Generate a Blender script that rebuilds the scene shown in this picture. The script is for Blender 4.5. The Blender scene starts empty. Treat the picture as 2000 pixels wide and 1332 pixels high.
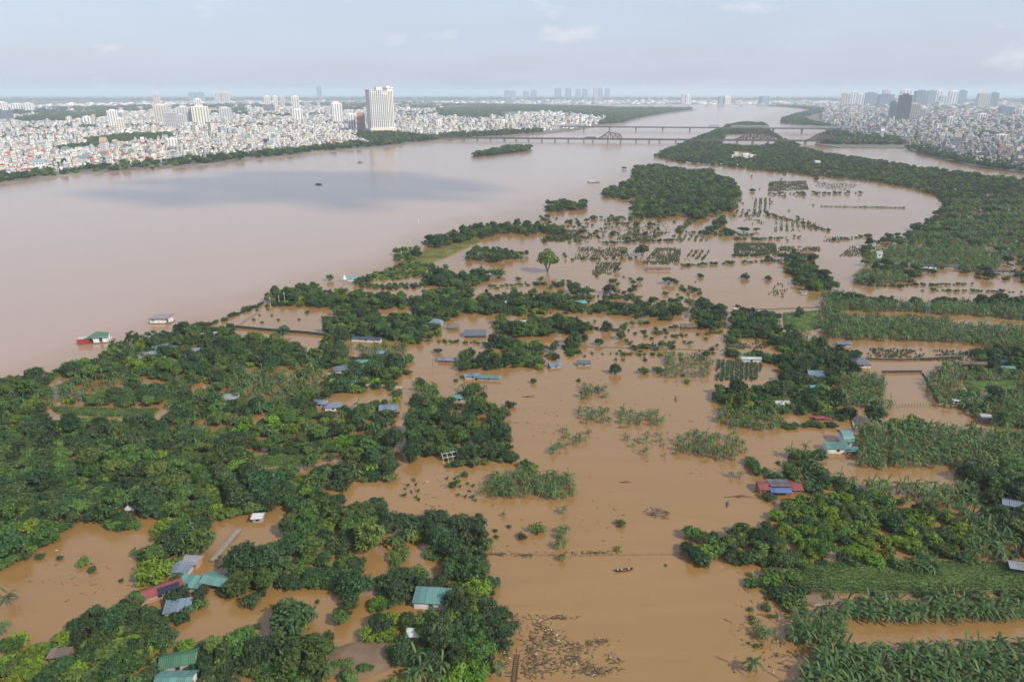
import bpy, bmesh, math, random
import numpy as np
from mathutils import Vector, Matrix

# ------------------------------------------------------------------ camera, sky, sun, exposure
SC = bpy.context.scene
COL = SC.collection
CAM_H, F, CX, CY, HORIZON = 110.0, 1333.33, 1000.0, 666.0, 181.0
PITCH = math.atan((CY - HORIZON) / F)
cam_d = bpy.data.cameras.new('camera'); cam = bpy.data.objects.new('camera', cam_d); COL.objects.link(cam)
cam_d.sensor_width = 36.0; cam_d.sensor_fit = 'HORIZONTAL'; cam_d.lens = 36.0 * F / 2000.0
cam_d.clip_start = 1.0; cam_d.clip_end = 200000.0
cam.location = (0, 0, CAM_H); cam.rotation_euler = (math.pi / 2 - PITCH, 0, 0)
SC.camera = cam

SUN_AZ, SUN_EL = math.radians(126), math.radians(40)          # azimuth clockwise from the view direction
world = bpy.data.worlds.new('World'); SC.world = world; world.use_nodes = True
wn = world.node_tree; wn.nodes.clear()
w_out = wn.nodes.new('ShaderNodeOutputWorld'); w_bg = wn.nodes.new('ShaderNodeBackground')
w_sky = wn.nodes.new('ShaderNodeTexSky'); w_sky.sky_type = 'NISHITA'; w_sky.sun_disc = False
w_sky.sun_elevation = SUN_EL; w_sky.sun_rotation = SUN_AZ
w_sky.air_density = 1.0; w_sky.dust_density = 2.2; w_sky.ozone_density = 1.0; w_sky.altitude = 0
# thin high cloud veil, the same all round the sky, with soft broken patches
w_tc = wn.nodes.new('ShaderNodeTexCoord'); w_sep = wn.nodes.new('ShaderNodeSeparateXYZ')
wn.links.new(w_tc.outputs['Generated'], w_sep.inputs[0])
w_add = wn.nodes.new('ShaderNodeMath'); w_add.operation = 'ADD'; w_add.inputs[1].default_value = 0.12
wn.links.new(w_sep.outputs['Z'], w_add.inputs[0])
w_div = wn.nodes.new('ShaderNodeVectorMath'); w_div.operation = 'DIVIDE'
w_cmb = wn.nodes.new('ShaderNodeCombineXYZ')
for s in ('X', 'Y', 'Z'): wn.links.new(w_add.outputs[0], w_cmb.inputs[s])
wn.links.new(w_tc.outputs['Generated'], w_div.inputs[0]); wn.links.new(w_cmb.outputs[0], w_div.inputs[1])
w_noi = wn.nodes.new('ShaderNodeTexNoise'); w_noi.inputs['Scale'].default_value = 1.1
w_noi.inputs['Detail'].default_value = 6.0; w_noi.inputs['Roughness'].default_value = 0.55
wn.links.new(w_div.outputs[0], w_noi.inputs['Vector'])
w_rmp = wn.nodes.new('ShaderNodeMapRange'); w_rmp.inputs['From Min'].default_value = 0.35; w_rmp.inputs['From Max'].default_value = 0.75
w_rmp.inputs['To Min'].default_value = 0.62; w_rmp.inputs['To Max'].default_value = 0.72
wn.links.new(w_noi.outputs['Fac'], w_rmp.inputs['Value'])
w_mix = wn.nodes.new('ShaderNodeMix'); w_mix.data_type = 'RGBA'
wn.links.new(w_rmp.outputs['Result'], w_mix.inputs['Factor'])
wn.links.new(w_sky.outputs[0], w_mix.inputs['A']); w_mix.inputs['B'].default_value = (5.9, 6.6, 8.1, 1)
w_mp = wn.nodes.new('ShaderNodeMapping'); w_mp.inputs['Scale'].default_value = (1.0, 1.0, 2.4); wn.links.new(w_tc.outputs['Generated'], w_mp.inputs['Vector'])
w_n2 = wn.nodes.new('ShaderNodeTexNoise'); w_n2.inputs['Scale'].default_value = 9.0; w_n2.inputs['Detail'].default_value = 7.0; w_n2.inputs['Roughness'].default_value = .55; wn.links.new(w_mp.outputs[0], w_n2.inputs['Vector'])
w_r2 = wn.nodes.new('ShaderNodeMapRange'); w_r2.inputs['From Min'].default_value = .60; w_r2.inputs['From Max'].default_value = .78; w_r2.inputs['To Max'].default_value = .55
wn.links.new(w_n2.outputs['Fac'], w_r2.inputs['Value'])
w_m2 = wn.nodes.new('ShaderNodeMix'); w_m2.data_type = 'RGBA'; w_m2.inputs['B'].default_value = (8.0, 8.0, 8.4, 1)
wn.links.new(w_r2.outputs['Result'], w_m2.inputs['Factor']); wn.links.new(w_mix.outputs['Result'], w_m2.inputs['A'])
wn.links.new(w_m2.outputs['Result'], w_bg.inputs['Color'])
w_bg.inputs['Strength'].default_value = 0.09
wn.links.new(w_bg.outputs[0], w_out.inputs['Surface'])

sun_d = bpy.data.lights.new('sun', 'SUN'); sun = bpy.data.objects.new('sun', sun_d); COL.objects.link(sun)
sun_d.energy = 3.7; sun_d.angle = math.radians(1.8); sun_d.color = (1.0, 0.93, 0.82)
TO_SUN = Vector((math.sin(SUN_AZ) * math.cos(SUN_EL), math.cos(SUN_AZ) * math.cos(SUN_EL), math.sin(SUN_EL)))
sun.rotation_euler = TO_SUN.to_track_quat('Z', 'Y').to_euler(); sun.location = (300, 0, 400)

SC.view_settings.view_transform = 'Standard'; SC.view_settings.look = 'None'
SC.view_settings.gamma = 1.0; SC.view_settings.use_curve_mapping = False
SC.view_settings.exposure = 0.42
SC.cycles.max_bounces = 6; SC.cycles.diffuse_bounces = 2; SC.cycles.glossy_bounces = 2
SC.cycles.transmission_bounces = 2; SC.cycles.volume_bounces = 3; SC.cycles.transparent_max_bounces = 4
SC.cycles.use_denoising = True
HAZE_DENSITY = 0.000092

# ------------------------------------------------------------------ helpers
rng = np.random.default_rng(7); rnd = random.Random(11)
CP, SP = math.cos(PITCH), math.sin(PITCH)
def at(px, py, z=0.0):
    """photo survey point (2000 x 1332) -> place in the world at height z"""
    u = (px - CX) / F; v = (CY - py) / F
    d = Vector((u, CP + v * SP, -SP + v * CP))
    t = (z - CAM_H) / d.z
    return Vector((0, 0, CAM_H)) + d * t
def px_size(x, y, z=0.0):
    """photo pixels per metre at a place"""
    return F / max(1.0, y * CP - (z - CAM_H) * SP)
def inside_view(x, y, z=0.0, m=60):
    dz = z - CAM_H; dep = y * CP - dz * SP
    if dep < 5: return False
    u = CX + F * x / dep; v = CY - F * (y * SP + dz * CP) / dep
    return -m < u < 2000 + m and -m < v < 1332 + m
def poly_w(pts, z=0.0):
    return np.array([at(x, y, z)[:2] for x, y in pts])
def in_poly(P, poly):
    x, y = P[:, 0], P[:, 1]; n = len(poly); r = np.zeros(len(P), bool); j = n - 1
    for i in range(n):
        xi, yi = poly[i]; xj, yj = poly[j]
        c = ((yi > y) != (yj > y)) & (x < (xj - xi) * (y - yi) / ((yj - yi) if yj != yi else 1e-9) + xi)
        r ^= c; j = i
    return r
def jgrid(poly, s):
    lo, hi = poly.min(0), poly.max(0)
    gx = np.arange(lo[0], hi[0] + s, s); gy = np.arange(lo[1], hi[1] + s, s)
    if len(gx) * len(gy) > 900000: return np.zeros((0, 2))
    X, Y = np.meshgrid(gx, gy); X[1::2] += s * .5
    P = np.stack([X.ravel(), Y.ravel()], 1) + rng.uniform(-.42, .42, (X.size, 2)) * s
    return P[in_poly(P, poly)]

def mesh_np(name, V, Q, mats, col=None, midx=None, smooth=False):
    """mesh from numpy: verts (n,3), quads (m,4); a quad whose last two are equal becomes a triangle"""
    V = np.asarray(V, np.float32).reshape(-1, 3); Q = np.asarray(Q, np.int64).reshape(-1, 4)
    tri = Q[:, 2] == Q[:, 3]
    tot = np.where(tri, 3, 4); start = np.concatenate([[0], np.cumsum(tot)[:-1]])
    keep = np.ones_like(Q, bool); keep[tri, 3] = False
    me = bpy.data.meshes.new(name)
    me.vertices.add(len(V)); me.vertices.foreach_set('co', V.ravel())
    me.loops.add(int(tot.sum())); me.loops.foreach_set('vertex_index', Q[keep].astype(np.int32))
    me.polygons.add(len(Q)); me.polygons.foreach_set('loop_start', start.astype(np.int32))
    for m in (mats if isinstance(mats, (list, tuple)) else [mats]): me.materials.append(m)
    if midx is not None: me.polygons.foreach_set('material_index', np.asarray(midx, np.int32))
    if smooth: me.polygons.foreach_set('use_smooth', np.ones(len(Q), bool))
    me.update(calc_edges=True)
    if col is not None:
        a = me.attributes.new('tint', 'FLOAT_COLOR', 'FACE')
        c = np.asarray(col, np.float32)
        if c.ndim == 1: c = np.stack([c, c, c], 1)
        if c.shape[1] == 3: c = np.concatenate([c, np.ones((len(c), 1), np.float32)], 1)
        a.data.foreach_set('color', c.ravel())
    return me

class MB:
    """collects boxes, bars, tubes, prisms; build() links one mesh object"""
    def __init__(s): s.v = []; s.f = []; s.m = []
    def add(s, verts, faces, mi=0):
        o = len(s.v); s.v += [tuple(v) for v in verts]; s.f += [tuple(i + o for i in f) for f in faces]; s.m += [mi] * len(faces)
        return s
    def box(s, x0, x1, y0, y1, z0, z1, mi=0):
        return s.add([(x0,y0,z0),(x1,y0,z0),(x1,y1,z0),(x0,y1,z0),(x0,y0,z1),(x1,y0,z1),(x1,y1,z1),(x0,y1,z1)],
                     [(0,3,2,1),(4,5,6,7),(0,1,5,4),(1,2,6,5),(2,3,7,6),(3,0,4,7)], mi)
    def bar(s, a, b, w, h=None, mi=0):
        a, b = Vector(a), Vector(b); h = h or w; d = (b - a).normalized()
        up = Vector((0, 0, 1)) if abs(d.z) < .95 else Vector((0, 1, 0))
        sd = d.cross(up).normalized(); up = sd.cross(d)
        c = [sd * (-w/2) + up * (-h/2), sd * (w/2) + up * (-h/2), sd * (w/2) + up * (h/2), sd * (-w/2) + up * (h/2)]
        return s.add([a + k for k in c] + [b + k for k in c], [(3,2,1,0),(4,5,6,7),(0,1,5,4),(1,2,6,5),(2,3,7,6),(3,0,4,7)], mi)
    def tube(s, a, b, r0, r1=None, n=6, mi=0, cap=True):
        a, b = Vector(a), Vector(b); r1 = r0 if r1 is None else r1; d = (b - a).normalized()
        up = Vector((0, 0, 1)) if abs(d.z) < .95 else Vector((0, 1, 0))
        sd = d.cross(up).normalized(); up = sd.cross(d)
        ring = lambda p, r: [p + (sd * math.cos(2*math.pi*k/n) + up * math.sin(2*math.pi*k/n)) * r for k in range(n)]
        fs = [(k, (k+1) % n, n + (k+1) % n, n + k) for k in range(n)]
        if cap: fs += [tuple(range(n))[::-1], tuple(range(n, 2*n))]
        return s.add(ring(a, r0) + ring(b, r1), fs, mi)
    def mesh(s, name, mats):
        me = bpy.data.meshes.new(name); me.from_pydata(s.v, [], s.f)
        for m in (mats if isinstance(mats, (list, tuple)) else [mats]): me.materials.append(m)
        me.polygons.foreach_set('material_index', s.m); me.update(); return me
    def build(s, name, mats, parent=None):
        return link(name, s.mesh(name, mats), parent)
def link(name, me, parent=None, loc=None, rz=0, scale=None):
    o = bpy.data.objects.new(name, me); COL.objects.link(o)
    if parent: o.parent = parent
    if loc is not None: o.location = loc
    if rz: o.rotation_euler = (0, 0, rz)
    if scale is not None: o.scale = scale
    return o
def tag(o, label, cat, group=None, kind=None):
    o['label'] = label
    if cat: o['category'] = cat
    if group: o['group'] = group
    if kind: o['kind'] = kind
    return o
def thing(name, loc, rz=0, label=None, cat=None, group=None, scale=None):
    o = bpy.data.objects.new(name, None); COL.objects.link(o); o.empty_display_size = .5
    o.location = loc; o.rotation_euler = (0, 0, rz)
    if scale is not None: o.scale = scale
    if label: tag(o, label, cat, group)
    return o
def struct(name, me, loc=None):
    o = link(name, me, None, loc); o['kind'] = 'structure'; return o

# ---- labels from places: "<what>, third nearest to the left of <landmark>"
LM = []                                                           # (x, y, phrase)
def landmark(p, phrase): LM.append((p[0], p[1], phrase))
ONES = 'zeroth first second third fourth fifth sixth seventh eighth ninth tenth eleventh twelfth thirteenth fourteenth fifteenth sixteenth seventeenth eighteenth nineteenth'.split()
TENS = {2: 'twent', 3: 'thirt', 4: 'fort', 5: 'fift', 6: 'sixt', 7: 'sevent', 8: 'eight', 9: 'ninet'}
def ordinal(n):
    if n < 20: return ONES[n]
    if n >= 100: return 'hundred-and-' + ordinal(n - 100) if n > 100 else 'hundredth'
    t, u = divmod(n, 10)
    return TENS[t] + 'ieth' if u == 0 else TENS[t] + 'y-' + ONES[u]
def place_labels(items, lms=None, cat='tree', group=None):
    """items: (object, x, y, what) -> each its own label from the nearest landmark, side and rank"""
    L = lms if lms is not None else LM
    A = np.array([(a, b) for a, b, _ in L]); buckets = {}
    for o, x, y, what in items:
        d = np.hypot((A[:, 0] - x), (A[:, 1] - y)); i = int(d.argmin())
        dx, dy = x - A[i, 0], y - A[i, 1]
        if abs(dx) > abs(dy): side = 'left of' if dx < 0 else 'right of'
        else: side = 'behind' if dy > 0 else 'in front of'
        buckets.setdefault((what, i, side), []).append((d[i], o))
    for (what, i, side), lst in buckets.items():
        lst.sort(key=lambda t: t[0])
        for k, (_, o) in enumerate(lst):
            near = 'nearest' if k == 0 else ordinal(k + 1) + ' nearest'
            tag(o, f'{what}, {near} {side} {L[i][2]}', cat, group)

# ------------------------------------------------------------------ materials
def mat(name, col, rough=.7, spec=.3, metal=0.0, noise=0.0, nscale=1.0, bump=0.0, bscale=2.0, coords='Object'):
    m = bpy.data.materials.new(name); m.use_nodes = True; nt = m.node_tree; b = nt.nodes['Principled BSDF']
    b.inputs['Base Color'].default_value = (*col, 1); b.inputs['Roughness'].default_value = rough
    b.inputs['Specular IOR Level'].default_value = spec; b.inputs['Metallic'].default_value = metal
    if noise or bump:
        tc = nt.nodes.new('ShaderNodeTexCoord')
    if noise:
        n = nt.nodes.new('ShaderNodeTexNoise'); n.inputs['Scale'].default_value = nscale; n.inputs['Detail'].default_value = 6
        nt.links.new(tc.outputs[coords], n.inputs['Vector'])
        r = nt.nodes.new('ShaderNodeMapRange'); r.inputs['From Min'].default_value = .3; r.inputs['From Max'].default_value = .7
        r.inputs['To Min'].default_value = 1 - noise; r.inputs['To Max'].default_value = 1 + noise * .7
        nt.links.new(n.outputs['Fac'], r.inputs['Value'])
        mx = nt.nodes.new('ShaderNodeVectorMath'); mx.operation = 'SCALE'; mx.inputs[0].default_value = col
        nt.links.new(r.outputs['Result'], mx.inputs['Scale']); nt.links.new(mx.outputs[0], b.inputs['Base Color'])
    if bump:
        n2 = nt.nodes.new('ShaderNodeTexNoise'); n2.inputs['Scale'].default_value = bscale; n2.inputs['Detail'].default_value = 4
        nt.links.new(tc.outputs[coords], n2.inputs['Vector'])
        bp = nt.nodes.new('ShaderNodeBump'); bp.inputs['Strength'].default_value = bump; bp.inputs['Distance'].default_value = .2
        nt.links.new(n2.outputs['Fac'], bp.inputs['Height']); nt.links.new(bp.outputs[0], b.inputs['Normal'])
    return m
def leaf_mat(name, dark, light, trans=.25, rough=.55):
    """leaf colour: per-leaf tint (young / old leaves) and per-plant variation"""
    m = bpy.data.materials.new(name); m.use_nodes = True; nt = m.node_tree; b = nt.nodes['Principled BSDF']
    at_ = nt.nodes.new('ShaderNodeAttribute'); at_.attribute_name = 'tint'
    oi = nt.nodes.new('ShaderNodeObjectInfo')
    mix = nt.nodes.new('ShaderNodeMix'); mix.data_type = 'RGBA'
    mix.inputs['A'].default_value = (*dark, 1); mix.inputs['B'].default_value = (*light, 1)
    ma = nt.nodes.new('ShaderNodeMath'); ma.operation = 'MULTIPLY_ADD'; ma.inputs[1].default_value = .35
    nt.links.new(oi.outputs['Random'], ma.inputs[0])
    mb = nt.nodes.new('ShaderNodeMath'); mb.operation = 'MULTIPLY'; mb.inputs[1].default_value = .6
    nt.links.new(at_.outputs['Fac'], mb.inputs[0]); nt.links.new(mb.outputs[0], ma.inputs[2])
    nt.links.new(ma.outputs[0], mix.inputs['Factor'])
    hs = nt.nodes.new('ShaderNodeHueSaturation')
    mh = nt.nodes.new('ShaderNodeMapRange'); mh.inputs['To Min'].default_value = .47; mh.inputs['To Max'].default_value = .53
    mlt = nt.nodes.new('ShaderNodeMath'); mlt.operation = 'MULTIPLY'; mlt.inputs[1].default_value = 7.31
    fr = nt.nodes.new('ShaderNodeMath'); fr.operation = 'FRACT'
    nt.links.new(oi.outputs['Random'], mlt.inputs[0]); nt.links.new(mlt.outputs[0], fr.inputs[0])
    nt.links.new(fr.outputs[0], mh.inputs['Value']); nt.links.new(mh.outputs['Result'], hs.inputs['Hue'])
    mv = nt.nodes.new('ShaderNodeMapRange'); mv.inputs['To Min'].default_value = .75; mv.inputs['To Max'].default_value = 1.25
    mlt2 = nt.nodes.new('ShaderNodeMath'); mlt2.operation = 'MULTIPLY'; mlt2.inputs[1].default_value = 3.77
    fr2 = nt.nodes.new('ShaderNodeMath'); fr2.operation = 'FRACT'
    nt.links.new(oi.outputs['Random'], mlt2.inputs[0]); nt.links.new(mlt2.outputs[0], fr2.inputs[0])
    nt.links.new(fr2.outputs[0], mv.inputs['Value']); nt.links.new(mv.outputs['Result'], hs.inputs['Value'])
    old = nt.nodes.new('ShaderNodeMapRange'); old.inputs['From Min'].default_value = .90; old.inputs['From Max'].default_value = .98; old.inputs['To Max'].default_value = .7; nt.links.new(at_.outputs['Fac'], old.inputs['Value'])
    mo = nt.nodes.new('ShaderNodeMix'); mo.data_type = 'RGBA'; mo.inputs['B'].default_value = (.20, .17, .05, 1); nt.links.new(old.outputs['Result'], mo.inputs['Factor']); nt.links.new(mix.outputs['Result'], mo.inputs['A'])
    nt.links.new(mo.outputs['Result'], hs.inputs['Color']); nt.links.new(hs.outputs[0], b.inputs['Base Color'])
    b.inputs['Roughness'].default_value = rough; b.inputs['Specular IOR Level'].default_value = .25
    tr = nt.nodes.new('ShaderNodeBsdfTranslucent'); nt.links.new(hs.outputs[0], tr.inputs['Color'])
    ms = nt.nodes.new('ShaderNodeMixShader'); ms.inputs[0].default_value = trans
    nt.links.new(b.outputs[0], ms.inputs[1]); nt.links.new(tr.outputs[0], ms.inputs[2])
    nt.links.new(ms.outputs[0], nt.nodes['Material Output'].inputs['Surface'])
    return m
def tint_mat(name, rough=.7, spec=.3):
    m = bpy.data.materials.new(name); m.use_nodes = True; nt = m.node_tree; b = nt.nodes['Principled BSDF']
    a = nt.nodes.new('ShaderNodeAttribute'); a.attribute_name = 'tint'
    nt.links.new(a.outputs['Color'], b.inputs['Base Color']); b.inputs['Roughness'].default_value = rough
    b.inputs['Specular IOR Level'].default_value = spec
    return m
def water_mat():
    m = bpy.data.materials.new('silty_water'); m.use_nodes = True; nt = m.node_tree; b = nt.nodes['Principled BSDF']
    geo = nt.nodes.new('ShaderNodeNewGeometry')
    # silt: broad plumes of paler and redder suspended mud
    n = nt.nodes.new('ShaderNodeTexNoise'); n.inputs['Scale'].default_value = .006; n.inputs['Detail'].default_value = 5; n.inputs['Distortion'].default_value = 1.2
    nt.links.new(geo.outputs['Position'], n.inputs['Vector'])
    cr = nt.nodes.new('ShaderNodeValToRGB')
    cr.color_ramp.elements[0].position = .32; cr.color_ramp.elements[0].color = (.212, .117, .036, 1)
    cr.color_ramp.elements[1].position = .70; cr.color_ramp.elements[1].color = (.250, .145, .052, 1)
    mps = nt.nodes.new('ShaderNodeMapping'); mps.inputs['Rotation'].default_value = (0, 0, -1.0); mps.inputs['Scale'].default_value = (.02, .11, 1); nt.links.new(geo.outputs['Position'], mps.inputs['Vector'])
    ns = nt.nodes.new('ShaderNodeTexNoise'); ns.inputs['Scale'].default_value = 1.0; ns.inputs['Detail'].default_value = 6; ns.inputs['Distortion'].default_value = 1.6; nt.links.new(mps.outputs[0], ns.inputs['Vector'])
    av = nt.nodes.new('ShaderNodeMix'); av.data_type = 'FLOAT'; av.inputs['Factor'].default_value = .42; nt.links.new(n.outputs['Fac'], av.inputs['A']); nt.links.new(ns.outputs['Fac'], av.inputs['B'])
    nt.links.new(av.outputs['Result'], cr.inputs['Fac'])
    # the main channel's silt is pinker than the fields'; its paler tone paints in sun on the river; they mix along the drowned dike
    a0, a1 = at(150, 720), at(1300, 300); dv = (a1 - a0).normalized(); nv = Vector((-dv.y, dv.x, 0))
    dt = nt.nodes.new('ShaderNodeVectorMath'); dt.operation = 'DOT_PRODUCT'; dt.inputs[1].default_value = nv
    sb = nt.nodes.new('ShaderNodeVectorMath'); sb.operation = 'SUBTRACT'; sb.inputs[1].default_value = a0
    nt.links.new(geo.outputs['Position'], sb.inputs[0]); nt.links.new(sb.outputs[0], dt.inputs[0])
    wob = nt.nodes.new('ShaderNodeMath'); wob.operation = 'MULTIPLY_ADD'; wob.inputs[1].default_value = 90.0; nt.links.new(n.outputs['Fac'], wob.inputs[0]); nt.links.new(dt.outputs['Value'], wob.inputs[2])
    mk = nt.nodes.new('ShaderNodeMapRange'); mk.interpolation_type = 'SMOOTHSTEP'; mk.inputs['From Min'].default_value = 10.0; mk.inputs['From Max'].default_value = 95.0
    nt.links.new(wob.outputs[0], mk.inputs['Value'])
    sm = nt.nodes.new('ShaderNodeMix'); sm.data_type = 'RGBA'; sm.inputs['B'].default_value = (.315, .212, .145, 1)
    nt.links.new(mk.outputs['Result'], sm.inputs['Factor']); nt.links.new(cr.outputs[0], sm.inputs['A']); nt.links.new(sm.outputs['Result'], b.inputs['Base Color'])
    b.inputs['Roughness'].default_value = .17; b.inputs['IOR'].default_value = 1.60; b.inputs['Specular IOR Level'].default_value = .5
    # wind ripples, in gusts
    mp = nt.nodes.new('ShaderNodeMapping'); mp.inputs['Scale'].default_value = (.55, 1.5, 1); mp.inputs['Rotation'].default_value = (0, 0, .25)
    nt.links.new(geo.outputs['Position'], mp.inputs['Vector'])
    r1 = nt.nodes.new('ShaderNodeTexNoise'); r1.inputs['Scale'].default_value = .8; r1.inputs['Detail'].default_value = 3
    nt.links.new(mp.outputs[0], r1.inputs['Vector'])
    g = nt.nodes.new('ShaderNodeTexNoise'); g.inputs['Scale'].default_value = .012; g.inputs['Detail'].default_value = 4; g.inputs['Distortion'].default_value = .8
    mp2 = nt.nodes.new('ShaderNodeMapping'); mp2.inputs['Scale'].default_value = (.45, 1, 1); mp2.inputs['Rotation'].default_value = (0, 0, .5)
    nt.links.new(geo.outputs['Position'], mp2.inputs['Vector']); nt.links.new(mp2.outputs[0], g.inputs['Vector'])
    gr = nt.nodes.new('ShaderNodeMapRange'); gr.inputs['From Min'].default_value = .38; gr.inputs['From Max'].default_value = .62
    gr.inputs['To Min'].default_value = .16; gr.inputs['To Max'].default_value = .55
    nt.links.new(g.outputs['Fac'], gr.inputs['Value'])
    bp = nt.nodes.new('ShaderNodeBump'); bp.inputs['Distance'].default_value = .12
    nt.links.new(gr.outputs['Result'], bp.inputs['Strength']); nt.links.new(r1.outputs['Fac'], bp.inputs['Height'])
    nt.links.new(bp.outputs[0], b.inputs['Normal'])
    return m
M = {}
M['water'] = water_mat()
M['ground'] = mat('far_land_soil', (.055, .075, .035), .95, .1, noise=.45, nscale=.004, coords='Object')
M['city_ground'] = mat('town_ground', (.16, .15, .13), .95, .1, noise=.4, nscale=.02)
M['grass'] = mat('meadow_grass', (.070, .110, .030), .9, .1, noise=.6, nscale=.25, bump=.4, bscale=1.5)
M['grass_dry'] = mat('dike_grass', (.13, .13, .035), .9, .1, noise=.4, nscale=.1, bump=.4, bscale=1.5)
M['mud'] = mat('wet_mud', (.15, .10, .06), .5, .4, noise=.3, nscale=.3)
M['leaf_dark'] = leaf_mat('leaf_dark', (.018, .048, .020), (.076, .130, .042))
M['leaf_mid'] = leaf_mat('leaf_mid', (.038, .086, .020), (.135, .200, .042))
M['leaf_lime'] = leaf_mat('leaf_lime', (.082, .158, .014), (.215, .295, .028))
M['leaf_banana'] = leaf_mat('leaf_banana', (.027, .080, .024), (.120, .190, .055), .3, .6)
M['leaf_crop'] = leaf_mat('leaf_crop', (.040, .104, .040), (.095, .165, .066), .3)
M['leaf_grass'] = leaf_mat('leaf_grass', (.050, .092, .022), (.125, .175, .048), .3)
M['bark'] = mat('bark', (.11, .085, .06), .9, .1, noise=.3, nscale=3)
M['stem'] = mat('banana_stem', (.11, .12, .05), .7, .2, noise=.3, nscale=3)
M['far_wood'] = M['leaf_dark']

# ------------------------------------------------------------------ the setting: ground, water, banks
def sheet(name, x0, x1, y0, y1, z, m):
    me = mesh_np(name, [(x0,y0,z),(x1,y0,z),(x1,y1,z),(x0,y1,z)], [(0,1,2,3)], m); return struct(name, me)
sheet('ground', -30000, 30000, -3000, 34000, -2.0, M['ground'])
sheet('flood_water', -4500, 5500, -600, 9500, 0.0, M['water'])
def slab(name, pts, z0, z1, m, slope=0.0):
    bm = bmesh.new(); n = len(pts)
    top = [bm.verts.new((p[0], p[1], z1)) for p in pts]; bot = [bm.verts.new((p[0], p[1], z0)) for p in pts]
    f = bm.faces.new(top)
    for i in range(n): bm.faces.new((bot[i], bot[(i+1) % n], top[(i+1) % n], top[i]))
    bmesh.ops.recalc_face_normals(bm, faces=bm.faces[:]); bmesh.ops.triangulate(bm, faces=[f])
    me = bpy.data.meshes.new(name); bm.to_mesh(me); bm.free(); me.materials.append(m)
    return struct(name, me)
LEFT_SHORE = [(-420,400),(-200,380),(0,359),(100,347),(200,337),(300,331),(440,319),(540,308),(640,297),(745,289),(800,282),(860,276),(950,270),(1000,268),
              (1060,263),(1120,256),(1155,250),(1215,243),(1256,230),(1310,223),(1362,216),(1335,212.5),(1200,211),(1150,208.5),(1060,206),(1000,204.5),(900,203)]
RIGHT_SHORE = [(1000,202),(1100,204),(1240,204.5),(1400,204.5),(1500,207),(1560,211),(1592,216),(1560,224),(1530,233),(1524,240),(1600,249),(1618,257),(1602,270),(1592,283),
               (1640,289.5),(1770,289.5),(1790,299),(1850,314),(1900,326),(2000,339),(2400,385)]
lw = [at(*p) for p in LEFT_SHORE]; rw = [at(*p) for p in RIGHT_SHORE]
left_land = [(p.x, p.y) for p in lw] + [(-4500, 9000), (-4500, lw[0].y)]
right_land = [(p.x, p.y) for p in rw] + [(5400, rw[-1].y), (5400, 9400), (-4400, 9400), (-4400, 9050)]
slab('left_river_bank', left_land, -2.5, 1.6, M['city_ground'])
slab('right_river_bank', right_land, -2.5, 1.5, M['city_ground'])

def patch(name, pts, m, z=.25, dome=.4):
    P = poly_w(pts); c = P.mean(0)
    bm = bmesh.new(); rings = []
    for s, zz in ((1.0, -.3), (.97, z), (.75, z + dome * .7), (.35, z + dome)):
        rings.append([bm.verts.new((*(c + (p - c) * s), zz)) for p in P])
    n = len(P)
    for a, b in zip(rings[:-1], rings[1:]):
        for i in range(n): bm.faces.new((a[i], a[(i+1) % n], b[(i+1) % n], b[i]))
    bm.faces.new(rings[-1]); bmesh.ops.recalc_face_normals(bm, faces=bm.faces[:])
    me = bpy.data.meshes.new(name); bm.to_mesh(me); bm.free(); me.materials.append(m)
    return struct(name, me)
MEADOWS = [('meadow', [(1505,1108),(1600,1098),(1800,1096),(1990,1098),(2080,1110),(2080,1158),(1800,1160),(1570,1158)], M['grass']),
           ('meadow', [(95,795),(180,797),(315,800),(300,813),(200,815),(110,808)], M['grass']),
           ('meadow', [(1528,612),(1602,606),(1606,640),(1570,650),(1530,640)], M['grass']),
           ('dike_grass', [(700,548),(760,528),(800,500),(870,480),(935,463),(940,472),(880,500),(830,520),(790,545),(720,552)], M['grass_dry']),
           ('meadow', [(1720,502),(1790,500),(1800,508),(1720,510)], M['grass']),
           ('mud_bank', [(1562,1162),(1640,1160),(1640,1180),(1590,1186),(1560,1175)], M['mud']),
           ('meadow', [(1880,745),(1990,740),(1995,765),(1890,765)], M['grass']),
           ('meadow', [(470,900),(560,880),(640,885),(600,905),(500,915)], M['grass']),
           ('meadow', [(640,1270),(700,1250),(790,1250),(780,1300),(700,1330),(640,1320)], M['mud']),
           ('bank_meadow', [(1596,283),(1770,283),(1772,288.5),(1640,288.5)], M['grass'])]
for nm, pts, m in MEADOWS[:-1]: patch(nm, pts, m)

# haze: pale even air round everything built here
hz_b = MB().box(-31000, 31000, -3500, 35000, -3.5, 178)
hz_m = bpy.data.materials.new('haze_air'); hz_m.use_nodes = True; hn = hz_m.node_tree; hn.nodes.clear()
ho = hn.nodes.new('ShaderNodeOutputMaterial'); hv = hn.nodes.new('ShaderNodeVolumePrincipled')
hv.inputs['Color'].default_value = (.76, .88, 1.0, 1); hv.inputs['Density'].default_value = HAZE_DENSITY; hv.inputs['Anisotropy'].default_value = 0.0
hn.links.new(hv.outputs[0], ho.inputs['Volume'])
haze = hz_b.build('haze', hz_m); haze['kind'] = 'stuff'; haze['label'] = 'pale humid haze over the river plain'
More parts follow.
